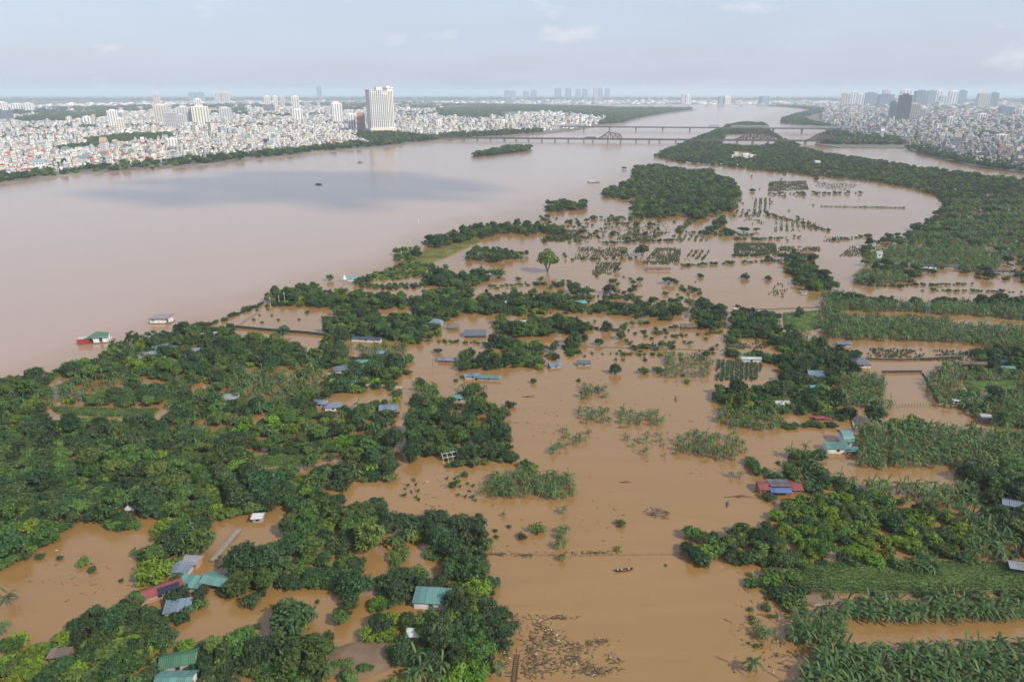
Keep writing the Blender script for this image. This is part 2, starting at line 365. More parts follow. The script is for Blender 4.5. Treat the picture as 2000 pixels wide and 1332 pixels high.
# ------------------------------------------------------------------ vegetation: meshes
def leaf_cloud(centres, radii, per, size, rs, outward=.8, squash=.8, flat=.0):
    """leaf-sized quads spread over clumps of a crown"""
    V = []; T = []
    for c, r in zip(centres, radii):
        n = max(4, int(per * (r / np.mean(radii)) ** 1.5))
        d = rs.normal(size=(n, 3)); d /= np.linalg.norm(d, axis=1)[:, None]
        d[:, 2] = np.where(d[:, 2] < -.35, -d[:, 2], d[:, 2])
        p = c + d * r * rs.uniform(.65, 1.1, (n, 1)) * np.array([1, 1, squash])
        nrm = d * outward + rs.normal(size=(n, 3)) * .55; nrm[:, 2] += .35; nrm /= np.linalg.norm(nrm, axis=1)[:, None]
        t = np.cross(nrm, rs.normal(size=(n, 3))); t /= np.linalg.norm(t, axis=1)[:, None]; b = np.cross(nrm, t)
        s = size * rs.uniform(.6, 1.3, (n, 1))
        q = np.stack([p - t * s, p - b * s * .55 - nrm * s * .12, p + t * s, p + b * s * .55 - nrm * s * .12], 1)
        V.append(q.reshape(-1, 3)); ct = rs.uniform(0, 1)
        T.append(np.clip(ct * .45 + rs.uniform(0, .4, n) + .25 * (rs.random(n) < .12), 0, 1))
    V = np.concatenate(V); T = np.concatenate(T)
    return V, np.arange(len(V)).reshape(-1, 4), T
def cores(centres, radii, k=.62):
    o = np.array([(1,0,0),(0,1,0),(-1,0,0),(0,-1,0),(0,0,1),(0,0,-1)], float)
    q = np.array([(0,1,4,4),(1,2,4,4),(2,3,4,4),(3,0,4,4),(1,0,5,5),(2,1,5,5),(3,2,5,5),(0,3,5,5)])
    V = np.concatenate([c + o * r * k for c, r in zip(centres, radii)])
    Q = np.concatenate([q + 6 * i for i in range(len(radii))]); return V, Q
def crown_mesh(name, m, seed, R=3.4, H=4.6, base=2.2, K=30, per=56, size=.34, clump=1.15, shape='round'):
    rs = np.random.default_rng(seed); C = []; Rr = []
    for i in range(K):
        for _ in range(30):
            d = rs.normal(size=3); d /= np.linalg.norm(d)
            if d[2] > -.45: break
        rr = rs.uniform(.35, 1.0) ** .6
        x, y, z = d * rr
        if shape == 'tall': z = z * 1.0; x *= .8 - .25 * z; y *= .8 - .25 * z
        if shape == 'spread': z = abs(z) * .6; x *= 1.15; y *= 1.1
        C.append((x * R * .8 + rs.normal() * .15, y * R * .8 + rs.normal() * .15, base + H / 2 + z * H / 2 * .85)); Rr.append(clump * rs.uniform(.7, 1.25))
    C = np.array(C); Rr = np.array(Rr)
    V, Q, T = leaf_cloud(C, Rr, per, size, rs)
    V2, Q2 = cores(C, Rr, .6); Q2 = Q2 + len(V)
    return mesh_np(name, np.concatenate([V, V2]), np.concatenate([Q, Q2]), m, np.concatenate([T, np.full(len(Q2), .25)]))
def trunk_mesh(name, seed, H=3.2, r=.22, R=2.0):
    rs = random.Random(seed); b = MB()
    p = Vector((0, 0, -1.2)); q = Vector((rs.uniform(-.2, .2), rs.uniform(-.2, .2), H * .6)); b.tube(p, q, r * 1.35, r, 7)
    for i in range(4):
        a = i * 1.6 + rs.uniform(-.4, .4); e = q + Vector((math.cos(a) * R * .7, math.sin(a) * R * .7, H * rs.uniform(.5, .9)))
        mid = q.lerp(e, .5) + Vector((0, 0, .25)); b.tube(q, mid, r * .7, r * .45, 5); b.tube(mid, e, r * .45, r * .15, 5)
    return b.mesh(name, M['bark'])
TREES = {}   # kind -> list of (crown mesh, trunk mesh)
TREES['dark'] = [(crown_mesh('crown_round', M['leaf_dark'], 1), trunk_mesh('trunk_a', 1)),
                 (crown_mesh('crown_tall', M['leaf_dark'], 2, R=3.0, H=6.2, base=2.0, K=28, shape='tall'), trunk_mesh('trunk_b', 2, 4)),
                 (crown_mesh('crown_spread', M['leaf_dark'], 3, R=4.2, H=4.4, base=2.2, K=30, clump=1.15, shape='spread'), trunk_mesh('trunk_c', 3, 3.6, .26, 2.6)),
                 (crown_mesh('crown_lumpy', M['leaf_dark'], 4, R=3.5, H=5.2, base=1.6, K=18, per=60, clump=1.55), trunk_mesh('trunk_d', 4))]
TREES['dark'] += [(crown_mesh('crown_sparse', M['leaf_dark'], 5, R=3.8, H=5.4, base=1.8, K=15, per=46, clump=.95), trunk_mesh('trunk_m', 14, 4.2, .24, 3.0)),
                  (crown_mesh('crown_ragged', M['leaf_dark'], 6, R=3.3, H=5.6, base=1.4, K=40, per=30, size=.3, clump=.75, shape='tall'), trunk_mesh('trunk_n', 15, 4, .22, 2.2))]
TREES['mid'] = [(crown_mesh('crown_olive', M['leaf_mid'], 11, K=24), trunk_mesh('trunk_e', 5)),
                (crown_mesh('crown_olive_tall', M['leaf_mid'], 12, R=3.0, H=5.8, K=24, shape='tall'), trunk_mesh('trunk_f', 6, 3.6)),
                (crown_mesh('crown_olive_wide', M['leaf_mid'], 13, R=3.9, H=4.0, K=26, shape='spread'), trunk_mesh('trunk_g', 7))]
TREES['lime'] = [(crown_mesh('crown_lime', M['leaf_lime'], 21, R=2.7, H=4.2, base=1.2, K=30, per=38, size=.34, clump=.85), trunk_mesh('trunk_h', 8, 2.4, .18, 1.6)),
                 (crown_mesh('crown_lime_wide', M['leaf_lime'], 22, R=3.1, H=3.8, base=1.1, K=32, per=38, size=.34, clump=.9), trunk_mesh('trunk_i', 9, 2.4, .18, 1.8))]
TREES['far'] = [(crown_mesh('crown_far_a', M['leaf_dark'], 31, K=9, per=26, size=.85, clump=1.9), trunk_mesh('trunk_j', 10)),
                (crown_mesh('crown_far_b', M['leaf_dark'], 32, R=3.8, H=4.2, K=10, per=26, size=.85, clump=1.8, shape='spread'), trunk_mesh('trunk_k', 11)),
                (crown_mesh('crown_far_c', M['leaf_mid'], 33, R=3.2, H=5.2, K=9, per=26, size=.85, clump=1.8), trunk_mesh('trunk_l', 12))]
def bush_mesh(name, m, seed, R=1.5, H=1.5):
    rs = np.random.default_rng(seed); K = 9
    a = rs.uniform(0, 6.28, K); r = rs.uniform(.1, .75, K) * R
    C = np.stack([np.cos(a) * r, np.sin(a) * r, H * .38 + rs.uniform(-.1, .3, K) * H], 1); Rr = rs.uniform(.35, .55, K) * R
    V, Q, T = leaf_cloud(C, Rr, 34, .26, rs, squash=.85)
    V2, Q2 = cores(C, Rr, .6)
    return mesh_np(name, np.concatenate([V, V2]), np.concatenate([Q, Q2 + len(V)]), m, np.concatenate([T, np.full(len(Q2), .25)]))
def stem_bundle(name, seed, H=.9):
    rs = random.Random(seed); b = MB()
    for i in range(5):
        a = rs.uniform(0, 6.28); b.tube((math.cos(a) * .1, math.sin(a) * .1, -.9), (math.cos(a) * .55, math.sin(a) * .55, H), .05, .02, 5)
    return b.mesh(name, M['bark'])
BUSH = [(bush_mesh('foliage_a', M['leaf_dark'], 41), stem_bundle('stems_a', 1)), (bush_mesh('foliage_b', M['leaf_mid'], 42, 1.6, 1.3), stem_bundle('stems_b', 2)),
        (bush_mesh('foliage_c', M['leaf_mid'], 43, 1.3, 1.9), stem_bundle('stems_c', 3)), (bush_mesh('foliage_d', M['leaf_lime'], 44, 1.4, 1.5), stem_bundle('stems_d', 4))]
# banana plants
def leaf_strip(L, W, rise, droop, nseg=6, fold=.22):
    """one arching blade from the origin along +x, folded at the midrib"""
    V = []; Q = []
    for i in range(nseg + 1):
        t = i / nseg
        x = L * (t * (1 - .22 * droop * t)); z = rise * L * t - droop * L * t * t
        w = W * .5 * max(.04, math.sin(math.pi * (.08 + .9 * t)) ** .7)
        V += [(x, -w, z - fold * w), (x, 0, z), (x, w, z - fold * w)]
    for i in range(nseg):
        a = i * 3; Q += [(a, a + 3, a + 4, a + 1), (a + 1, a + 4, a + 5, a + 2)]
    return np.array(V), np.array(Q)
LEAFSHAPES = [(2.4, .46, .6, .95), (2.6, .48, .9, 1.1), (2.1, .46, .3, .85), (1.7, .36, 1.4, .6)]
LEAFMESH = [mesh_np(f'blade_{"abcd"[i]}', *leaf_strip(*s), M['leaf_banana'], np.full(12, .25 + .2 * i)) for i, s in enumerate(LEAFSHAPES)]
def banana_spec(seed):
    rs = random.Random(seed); out = []; n = 11; a = rs.uniform(0, 6)
    for i in range(n):
        a += 2.4 + rs.uniform(-.25, .25); k = 3 if i == n - 1 else (1 if i % 3 == 0 else (2 if i % 3 == 1 else 0))
        out.append((k, a, 1.9 + .08 * i + (.25 if k == 3 else 0), rs.uniform(.85, 1.15)))
    return out
BSPEC = [banana_spec(s) for s in (3, 4, 5)]
def banana_foliage(name, spec, seed):
    rs = np.random.default_rng(seed); V = []; Q = []; T = []; o = 0
    for k, a, z, s in spec:
        v, q = leaf_strip(*LEAFSHAPES[k]); v = v * s; c, sn = math.cos(a), math.sin(a)
        w = np.stack([v[:, 0] * c - v[:, 1] * sn, v[:, 0] * sn + v[:, 1] * c, v[:, 2] + z], 1)
        V.append(w); Q.append(q + o); o += len(w); T.append(np.full(len(q), rs.uniform(0, 1)))
    return mesh_np(name, np.concatenate(V), np.concatenate(Q), M['leaf_banana'], np.concatenate(T))
BFOL = [banana_foliage(f'banana_foliage_{"abc"[i]}', sp, i) for i, sp in enumerate(BSPEC)]
_b = MB(); _b.tube((0, 0, -.8), (.03, .02, 1.2), .16, .13, 7); _b.tube((.03, .02, 1.2), (.05, .04, 2.35), .13, .07, 7); BSTEM = _b.mesh('stem', M['stem'])

# ------------------------------------------------------------------ vegetation: where it grows (surveyed outlines)
PL = {'tree': [], 'bush': [], 'banana': []}     # rows: x, y, scale, kind code
KC = {'dark': 0, 'mid': 1, 'lime': 2}
def erase(pts, z=1.0, kinds=('tree', 'bush', 'banana')):
    P = poly_w(pts, z)
    for k in kinds:
        if PL[k]:
            A = np.concatenate(PL[k]); PL[k] = [A[~in_poly(A[:, :2], P)]]
def forest(pts, s=5.2, mix=(.60, .30, .10), sc=(.75, 1.25), z=2.5, er=True, bush=.25, thin=1.0, ban=0.0, under=True):
    P = poly_w(pts, z); near_ = np.hypot(*P.mean(0)) < 420
    if near_: s = s * .86; sc = (sc[0] * .72, sc[1] * .9)
    if er: erase(pts, z)
    if er and under and near_:                                   # understorey
        U = jgrid(P, 3.1); U = U[rng.random(len(U)) < thin * .6]; PL['bush'].append(np.stack([U[:, 0], U[:, 1], rng.uniform(.8, 1.7, len(U)), rng.choice(4, len(U), p=(.5, .27, .18, .05))], 1))
    A = jgrid(P, s); A = A[rng.random(len(A)) < thin]; n = len(A)
    if not n: return
    k = rng.choice(3, n, p=mix)
    r = rng.random(n)
    fb = r < ban; fu = (r >= ban) & (r < ban + bush); ft = r >= ban + bush
    S = rng.uniform(sc[0], sc[1], n)
    if ft.any(): PL['tree'].append(np.stack([A[ft, 0], A[ft, 1], S[ft], k[ft]], 1))
    if fu.any(): PL['bush'].append(np.stack([A[fu, 0], A[fu, 1], rng.uniform(.8, 1.8, fu.sum()), rng.choice(4, fu.sum(), p=(.5, .25, .2, .05))], 1))
    if fb.any(): PL['banana'].append(np.stack([A[fb, 0], A[fb, 1], rng.uniform(.8, 1.25, fb.sum()), rng.integers(0, 3, fb.sum())], 1))
def bananas(pts, s=2.6, sc=(.8, 1.2), z=1.5, er=True, thin=1.0, zf=0):
    P = poly_w(pts, z)
    if er: erase(pts, z)
    A = jgrid(P, s); A = A[rng.random(len(A)) < thin]; n = len(A)
    if n: PL['banana'].append(np.stack([A[:, 0], A[:, 1], rng.uniform(*sc, n), rng.integers(0, 3, n)], 1))
def bushes(pts, s=2.4, sc=(.6, 1.4), z=.6, er=True, thin=1.0, mix=(.5, .25, .2, .05)):
    P = poly_w(pts, z)
    if er: erase(pts, z)
    A = jgrid(P, s); A = A[rng.random(len(A)) < thin]; n = len(A)
    if n: PL['bush'].append(np.stack([A[:, 0], A[:, 1], rng.uniform(*sc, n), rng.choice(4, n, p=mix)], 1))
def lone(kind, lst):
    for px, py, w, k in lst:
        p = at(px, py); s = w / px_size(p.x, p.y)
        base = {'tree': 7.4 if k != 2 else 6.2, 'bush': 3.0, 'banana': 4.6}[kind]
        PL[kind].append(np.array([[p.x, p.y, s / base, k]]))
water = erase
# -- left foreground wood
forest([(-300,800),(-90,762),(0,740),(60,730),(120,716),(190,692),(215,670),(280,658),(345,645),(400,636),(440,638),(470,655),(560,660),(640,660),(740,676),(800,672),(800,735),
        (782,830),(785,930),(765,985),(740,1060),(722,1130),(690,1240),(650,1345),(-100,1420),(-350,1420)], 4.3, (.56,.32,.12), (.5,1.5), bush=.30, ban=.10, thin=.92)
forest([(0,790),(120,760),(260,735),(420,720),(640,735),(640,790),(500,830),(330,840),(330,790),(90,785),(60,835),(0,850)], 4.4, (.3,.5,.2), (.45,1.1), bush=.35, ban=.3)
forest([(200,830),(420,840),(640,810),(760,830),(750,880),(560,875),(420,860),(260,870)], 4.3, (.4,.45,.15), (.5,1.2), bush=.3, ban=.18)
bananas([(60,778),(150,740),(250,728),(260,745),(170,768),(90,790)], 2.9, thin=.7)
bananas([(440,735),(500,715),(600,705),(640,720),(630,760),(560,790),(470,770),(420,760)], 2.8, thin=.75)
forest([(440,735),(500,715),(600,705),(640,720),(630,760),(560,790),(470,770),(420,760)], 7, (.2,.5,.3), (.5,.8), er=False, thin=.6)
bananas([(640,668),(720,675),(800,665),(800,690),(720,700)], 2.8, thin=.7)
bananas([(395,855),(450,850),(440,875),(400,875)], 2.6, thin=.8)
bananas([(480,890),(620,905),(600,930),(500,925)], 2.8, thin=.5)
bananas([(170,805),(240,800),(320,815),(310,790),(200,785)], 2.2, (.5,.8), thin=.9)
forest([(-20,1250),(60,1245),(150,1235),(300,1225),(380,1235),(420,1260),(300,1345),(-60,1400),(-300,1400),(-300,1260)], 4.6, (.22,.3,.48), (.7,1.05), bush=.1, ban=.08)
forest([(330,880),(420,900),(440,960),(400,1000),(330,985),(280,930)], 4.2, (.3,.5,.2), (.9,1.3), bush=.1)
forest([(0,860),(120,840),(200,880),(150,930),(20,930)], 4.2, (.35,.6,.05), (.8,1.3), bush=.15)
forest([(480,960),(600,940),(680,1000),(640,1060),(520,1050)], 4.1, (.35,.55,.1), (.7,1.1), bush=.2)
bushes([(100,940),(230,930),(230,985),(110,1000)], 2.2, (.8,1.5), mix=(.4,.3,.2,.1))
water([(-60,1125),(0,1112),(60,1088),(130,1042),(200,1015),(300,1004),(322,1012),(305,1050),(272,1078),(268,1140),(255,1170),(200,1205),(140,1222),(60,1245),(-60,1255)])
water([(428,1012),(562,1004),(544,1066),(492,1098),(446,1122),(400,1130),(360,1118),(408,1050)])
water([(372,1190),(404,1164),(496,1156),(484,1214),(440,1246),(364,1246),(332,1220)])
POOL = [(512,1148),(600,1146),(694,1150),(684,1210),(640,1242),(612,1206),(572,1216),(520,1262),(466,1240),(492,1186)]
water(POOL)
water([(656,992),(684,942),(760,930),(776,948),(708,990)])
water([(622,786),(650,764),(785,758),(780,776),(700,794),(640,796)])
water([(64,760),(104,742),(152,731),(153,738),(74,770)]); water([(362,762),(408,743),(405,775),(390,776)]); water([(288,745),(328,738),(330,750),(295,752)])
water([(462,640),(500,606),(530,592),(642,592),(648,642),(642,655),(560,650)])
water([(545,663),(590,662),(632,668),(622,694),(585,684)])

water([(80,788),(330,790),(330,826),(100,822)])
lane = [(800,735),(793,780),(788,830),(786,880),(790,930),(772,985),(748,1050),(728,1110),(716,1160),(694,1215),(655,1268)]
water([(x - 14, y) for x, y in lane] + [(x + 14, y) for x, y in lane[::-1]], .2); water([(455,900),(560,882),(640,888),(600,905),(500,912)])
water([(330,1330),(390,1332),(388,1290),(330,1300)])
bushes([(200,1012),(262,1010),(272,1030),(215,1036)], 1.6, (.7,1.2))
# -- along the left dike
forest([(520,586),(540,562),(580,555),(600,556),(650,568),(700,566),(800,580),(800,598),(740,594),(700,602),(640,592),(530,590)], 5.5, bush=.2)
forest([(636,616),(680,598),(740,606),(760,616),(840,610),(858,644),(830,664),(760,654),(640,660)], 5.2, bush=.15)
forest([(800,582),(850,564),(905,572),(900,612),(850,628),(810,608)], 5.2)
bushes([(700,548),(730,532),(770,520),(800,512),(880,520),(850,535),(770,545)], 3.2, thin=.75, mix=(.3,.4,.2,.1))
forest([(768,506),(775,488),(800,478),(822,488),(815,505)], 6, (.3,.5,.2)); forest([(690,548),(715,533),(730,540),(705,552)], 5)
forest([(826,480),(832,464),(870,462),(905,446),(950,438),(990,436),(1085,438),(1100,452),(1000,452),(930,462),(870,478)], 6, (.75,.25,0), bush=.1)
forest([(905,502),(920,488),(950,486),(1012,488),(1018,502),(960,506)], 5, bush=.3)
forest([(825,548),(830,530),(850,524),(900,534),(950,524),(945,548),(900,554)], 5, (.6,.35,.05), bush=.3)
bushes([(700,556),(830,552),(832,560),(760,566),(700,560)], 2.6, (.6,1.1))
forest([(838,575),(845,560),(922,560),(920,576)], 5, (.5,.4,.1))
# -- middle fields
forest([(888,600),(895,582),(950,578),(1000,574),(1060,578),(1092,572),(1095,592),(1060,606),(960,608)], 5.2)
forest([(1060,590),(1130,582),(1200,588),(1260,586),(1330,580),(1338,612),(1270,612),(1190,606),(1100,604)], 5.2, thin=.7, bush=.4)
bushes([(1100,578),(1258,577),(1258,582),(1100,583)], 2.6, thin=.8)
forest([(968,640),(975,622),(1000,630),(1040,618),(1110,616),(1160,634),(1150,644),(1080,646),(1000,650)], 4.8, bush=.2)
forest([(1352,635),(1358,590),(1385,582),(1415,600),(1412,636)], 5)
forest([(898,712),(905,678),(965,680),(968,712)], 4.6, thin=.7); forest([(972,710),(990,672),(1060,670),(1058,712)], 5, (.4,.4,.2), thin=.7)
forest([(1105,672),(1115,660),(1128,650),(1132,660),(1118,678)], 4.4, bush=.2)
forest([(952,672),(970,655),(1020,660),(1012,674)], 4.4, bush=.3)
forest([(770,758),(800,720),(832,740),(870,760),(930,742),(950,756),(940,780),(985,806),(985,836),(1008,884),(1000,894),(960,890),(880,894),(830,884),(800,905),(792,855),(800,790)], 4.6, bush=.2, ban=.06)
bananas([(810,752),(850,752),(850,790),(815,785)], 2.6, thin=.8)
water([(856,790),(852,758),(872,752),(880,765)]); water([(930,815),(960,806),(962,828),(938,838)]); water([(865,805),(890,790),(900,808),(880,820)])
bushes([(868,902),(1000,896),(1002,904),(870,912)], 2.4); forest([(1005,912),(1015,890),(1050,892),(1046,908)], 4.2)
bananas([(938,966),(950,926),(1010,918),(1118,926),(1122,966)], 2.2, (.7,1.0))
forest([(752,1032),(800,1012),(845,1006),(870,1010),(950,1020),(952,1068),(945,1094),(862,1090),(800,1064)], 4.6, bush=.15)
bananas([(768,1064),(775,1036),(808,1040),(812,1058)], 2.4); water([(800,1080),(812,1052),(838,1048),(830,1085),(800,1120),(770,1140),(780,1100)])
forest([(770,1140),(830,1116),(862,1124),(905,1096),(965,1106),(968,1150),(950,1170),(976,1205),(972,1300),(965,1345),(740,1345),(735,1300),(770,1265),(800,1180)], 4.5, bush=.18, ban=.05)
bananas([(780,1345),(790,1290),(860,1285),(870,1345)], 2.5); water([(640,1345),(660,1275),(760,1262),(745,1345)])
bushes([(640,1345),(660,1290),(720,1290),(720,1345)], 2.8, (.8,1.5)); water([(805,1190),(806,1160),(900,1152),(905,1178)])
for q in ([(1115,796),(1300,800),(1305,826),(1130,820)],): bananas(q, 2.3, (.55,.85), thin=.72)
bananas([(1068,880),(1085,828),(1152,838),(1148,880)], 2.3, (.5,.8), thin=.42); bananas([(1130,776),(1140,752),(1185,754),(1190,772)], 2.2, (.6,.9), thin=.6)
bananas([(1205,882),(1212,838),(1300,838),(1300,886)], 2.4, (.45,.75), thin=.35); bananas([(1310,880),(1330,842),(1440,842),(1465,890),(1450,905),(1400,890)], 2.2, (.6,.95), thin=.8)
bananas([(1420,935),(1440,885),(1530,890),(1530,935)], 3.2, (.6,.9), thin=.3); forest([(1440,930),(1460,890),(1535,890),(1530,930)], 5, (.3,.6,.1), (.4,.7), er=False, thin=.5)
bananas([(1085,1065),(1090,1030),(1112,1030),(1112,1062)], 1.8, (.6,.8)); bananas([(1083,1090),(1092,1078),(1112,1078),(1110,1090)], 1.8, (.5,.7))
# -- far island
forest([(1236,345),(1240,326),(1265,322),(1290,326),(1330,329),(1390,334),(1398,344),(1435,352),(1443,378),(1435,408),(1380,411),(1375,424),(1355,424),(1340,414),(1305,421),(1240,421),
        (1232,398),(1250,384),(1210,386),(1180,382),(1175,374),(1205,369),(1215,364),(1225,354)], 6, (.7,.28,.02), (.6,1.4), bush=.15, thin=.94)
forest([(1066,406),(1068,396),(1110,392),(1145,394),(1140,404),(1090,410)], 6, thin=.8)
forest([(1374,454),(1412,420),(1425,422),(1402,452)], 6, sc=(.7,1.0)); bushes([(1318,452),(1345,428),(1352,432),(1330,454)], 4)
forest([(1395,455),(1430,448),(1432,455)], 5)
forest([(1275,304),(1310,289),(1360,269),(1400,254),(1440,243),(1480,243),(1500,252),(1530,272),(1560,281),(1600,298),(1640,304),(1700,312),(1800,327),(1850,331),(1880,337),(2000,350),(2360,366),
        (2360,560),(2000,545),(1900,535),(1850,525),(1800,530),(1770,556),(1700,552),(1665,547),(1672,525),(1700,502),(1682,484),(1700,470),(1760,452),(1800,434),(1845,407),(1840,383),(1800,368),
        (1720,353),(1640,345),(1560,338),(1500,331),(1400,321),(1330,315)], 6.6, (.62,.36,.02), (.45,1.15), bush=.2, thin=.92)
forest([(1418,246),(1450,240),(1490,241),(1500,248),(1470,256),(1400,262)], 9, sc=(1,1.6))
for q in ([(1408,283),(1418,262),(1490,261),(1520,270),(1512,284),(1460,288)], [(1560,290),(1568,268),(1620,270),(1612,296)], [(1578,318),(1600,311),(1605,320),(1590,322)], [(1428,310),(1432,294),(1470,296),(1472,312)],
          [(1700,480),(1800,478),(1800,488),(1700,490)], [(1715,500),(1800,498),(1810,510),(1715,512)], [(1905,482),(1960,480),(1960,492),(1905,492)],
          [(1610,545),(1612,518),(1690,516),(1680,545)], [(1935,520),(2010,520),(2010,530),(1940,532)]): water(q)
bananas([(1690,498),(1720,488),(1900,484),(1960,500),(1950,525),(1830,522),(1700,512)], 3.2, (.9,1.3)); water([(1715,501),(1800,499),(1808,509),(1715,511)])
for k in range(9):
    y = 392 + k * 13; x0 = 1860 - k * 12 if k < 4 else 1790 - (k - 4) * 18
    bananas([(x0, y), (2260, y - 6), (2260, y + 1), (x0, y + 6)], 3.6, (1.0, 1.5), thin=.9)
for q in ([(1590,326),(1680,336),(1660,340),(1590,332)], [(1880,372),(1960,376),(1950,382),(1880,378)], [(1700,330),(1760,336),(1750,340),(1700,335)], [(1900,412),(1990,408),(1990,414),(1900,417)], [(1320,298),(1390,290),(1400,296),(1330,303)], [(1500,300),(1560,304),(1550,309),(1500,306)]): erase(q, 2.5); bushes(q, 6, (.8, 1.6), er=False, thin=.6)
forest([(1530,505),(1560,496),(1580,510),(1615,526),(1628,556),(1600,562),(1560,560),(1545,540)], 5.2)
bananas([(1660,552),(1680,530),(1760,530),(1780,550)], 2.8, er=True)
forest([(1520,502),(1545,492),(1600,500),(1600,506),(1540,508)], 5, thin=.6)
# -- right-hand plantations
bananas([(1606,640),(1604,600),(1608,572),(1640,570),(1700,586),(1800,592),(1880,588),(2000,590),(2320,590),(2320,632),(2000,622),(1960,617),(1850,611),(1760,605),(1690,605),(1650,603)], 2.7, (.9,1.25))
forest([(1620,574),(1660,574),(1760,584),(1880,586),(1880,591),(1760,590),(1650,582)], 5.2, (1,0,0), (.7,1.), er=False, bush=0); forest([(1905,592),(1915,582),(2000,582),(2280,585),(2280,595)], 5.2, (1,0,0), er=False, bush=0)
bananas([(1610,616),(1700,617),(1850,622),(1858,633),(1960,637),(2320,645),(2320,705),(1990,690),(1900,668),(1800,662),(1700,660),(1610,658)], 2.7, (.9,1.25))
water([(1650,609),(1700,609),(1850,615),(1960,622),(1960,632),(1855,629),(1845,622),(1700,614),(1650,612)]); water([(1598,640),(1604,608),(1610,608),(1606,640)])
forest([(1428,650),(1432,606),(1470,602),(1520,612),(1530,640),(1570,652),(1605,648),(1612,680),(1570,694),(1530,676),(1500,652)], 4.8, (.6,.3,.1), ban=.1)
forest([(1548,612),(1560,600),(1570,602),(1566,614)], 4.5); forest([(1420,684),(1420,650),(1432,650),(1436,684),(1480,684),(1540,692),(1530,700),(1440,694)], 4, bush=.5, ban=.2, sc=(.4,.7))
forest([(1520,740),(1522,700),(1600,686),(1680,676),(1688,698),(1672,722),(1640,742),(1600,748)], 4.8, (.85,.15,0), bush=.1)
bananas([(1640,790),(1632,728),(1700,728),(1722,738),(1752,792)], 2.4, (.8,1.1))
forest([(1388,760),(1420,742),(1480,752),(1530,742),(1620,752),(1662,796),(1662,810),(1540,800),(1520,806),(1420,792)], 4.8, (.45,.3,.25), ban=.2)
bananas([(1400,822),(1405,792),(1525,806),(1532,836),(1450,836)], 2.3, (.7,1.)); bushes([(1525,836),(1530,826),(1635,826),(1640,836)], 2, (.8,1.1), mix=(.6,.4,0,0))
bananas([(1296,732),(1298,688),(1395,690),(1390,735)], 2.6, (.55,.85), thin=.75)
bananas([(1665,872),(1672,834),(1770,826),(1870,834),(1900,834),(2000,842),(2260,900),(1950,908),(1870,908),(1680,910)], 2.4, (.85,1.15))
bananas([(1800,740),(1850,706),(2260,722),(2260,850),(1960,832),(1880,796),(1835,785)], 2.6, (.8,1.1)); forest([(1860,770),(1960,745),(2260,740),(2260,850),(1940,830)], 6, (.6,.4,0), er=False, thin=.6)
water([(1722,790),(1730,728),(1800,728),(1830,785)]); water([(1668,826),(1672,796),(1830,792),(1880,812),(1880,832),(1770,822)]); water([(1868,745),(1990,738),(2000,765),(1890,768)])
water([(1660,725),(1690,700),(1800,700),(1850,706),(1840,716),(1720,725)]); water([(1690,696),(1690,668),(1900,672),(1905,692),(1800,700)])
forest([(1860,708),(1890,700),(1920,675),(2260,690),(2260,725),(1900,722)], 5, bush=.3)
forest([(1535,905),(1540,874),(1570,866),(1610,880),(1612,900),(1650,930),(1600,965),(1500,965),(1488,935)], 4.5, (.5,.4,.1), (.5,.9), ban=.4)
bananas([(1640,962),(1650,930),(1700,926),(1870,946),(1930,985),(1962,1094),(1880,1084),(1850,990),(1760,964)], 2.6, (.85,1.2))
forest([(1330,1060),(1400,1026),(1440,1030),(1500,1005),(1540,1055),(1600,1090),(1500,1104),(1440,1084),(1370,1090)], 4.2, (.75,.2,.05), (.6,.95), bush=.35)
forest([(1498,1004),(1530,988),(1560,966),(1650,940),(1760,966),(1850,990),(1890,1014),(1890,1064),(1800,1084),(1700,1094),(1600,1084),(1540,1054)], 4.6, (.08,.17,.75), (.7,1.0), bush=.08)
forest([(1880,900),(1930,905),(2270,885),(2270,1110),(1985,1104),(1945,1010),(1880,946)], 4.8, (.7,.3,0), ban=.08)
bananas([(1900,1090),(1910,1010),(1990,1020),(2000,1100)], 2.8, er=False, thin=.6)
water([(1690,945),(1640,928),(1680,914),(1870,912),(1875,940),(1800,946)]); water([(1480,1000),(1500,970),(1555,972),(1530,996)])
forest([(1470,1094),(1520,1104),(1562,1154),(1552,1184),(1512,1144)], 3.6, (.6,.4,0), (.4,.7), bush=.5); bushes([(1490,1100),(1600,1092),(2260,1090),(2260,1098),(1600,1099)], 2.6, thin=.6)
bushes([(1480,1100),(1600,1098),(2260,1098),(2260,1158),(1570,1160)], 8.5, (.3,.7), er=False, mix=(.1,.45,.35,.1)); bushes([(1490,1100),(1530,1104),(1590,1160),(1565,1176)], 2.0, (.7,1.5)); bushes([(1560,1156),(2260,1152),(2260,1166),(1570,1168)], 2.4, (.5,1.0), er=False)
bananas([(1745,1118),(1755,1090),(1838,1092),(1842,1122)], 2.0, (.8,1.1))
bananas([(1632,1206),(1640,1178),(1800,1172),(2280,1168),(2280,1208)], 1.9, (.85,1.15)); bananas([(1542,1255),(1545,1205),(1640,1190),(1652,1235),(1645,1262)], 2.0, (.85,1.1))
bananas([(1560,1320),(1600,1270),(1660,1262),(1800,1262),(2310,1255),(2310,1420),(1540,1420)], 2.0, (.9,1.2))
bananas([(1470,1225),(1480,1200),(1530,1215),(1540,1245),(1480,1250)], 2.0, (.45,.7), thin=.6); bananas([(1515,1300),(1540,1275),(1590,1285),(1560,1320)], 2.0, (.4,.65), thin=.6)
water([(1655,1258),(1652,1212),(2310,1214),(2310,1252),(1800,1256)])
water([(1396,690),(1404,650),(1416,600),(1428,600),(1424,650),(1412,692)], .2); water([(1330,560),(1345,560),(1362,575),(1420,596),(1410,602),(1352,590)], .2)
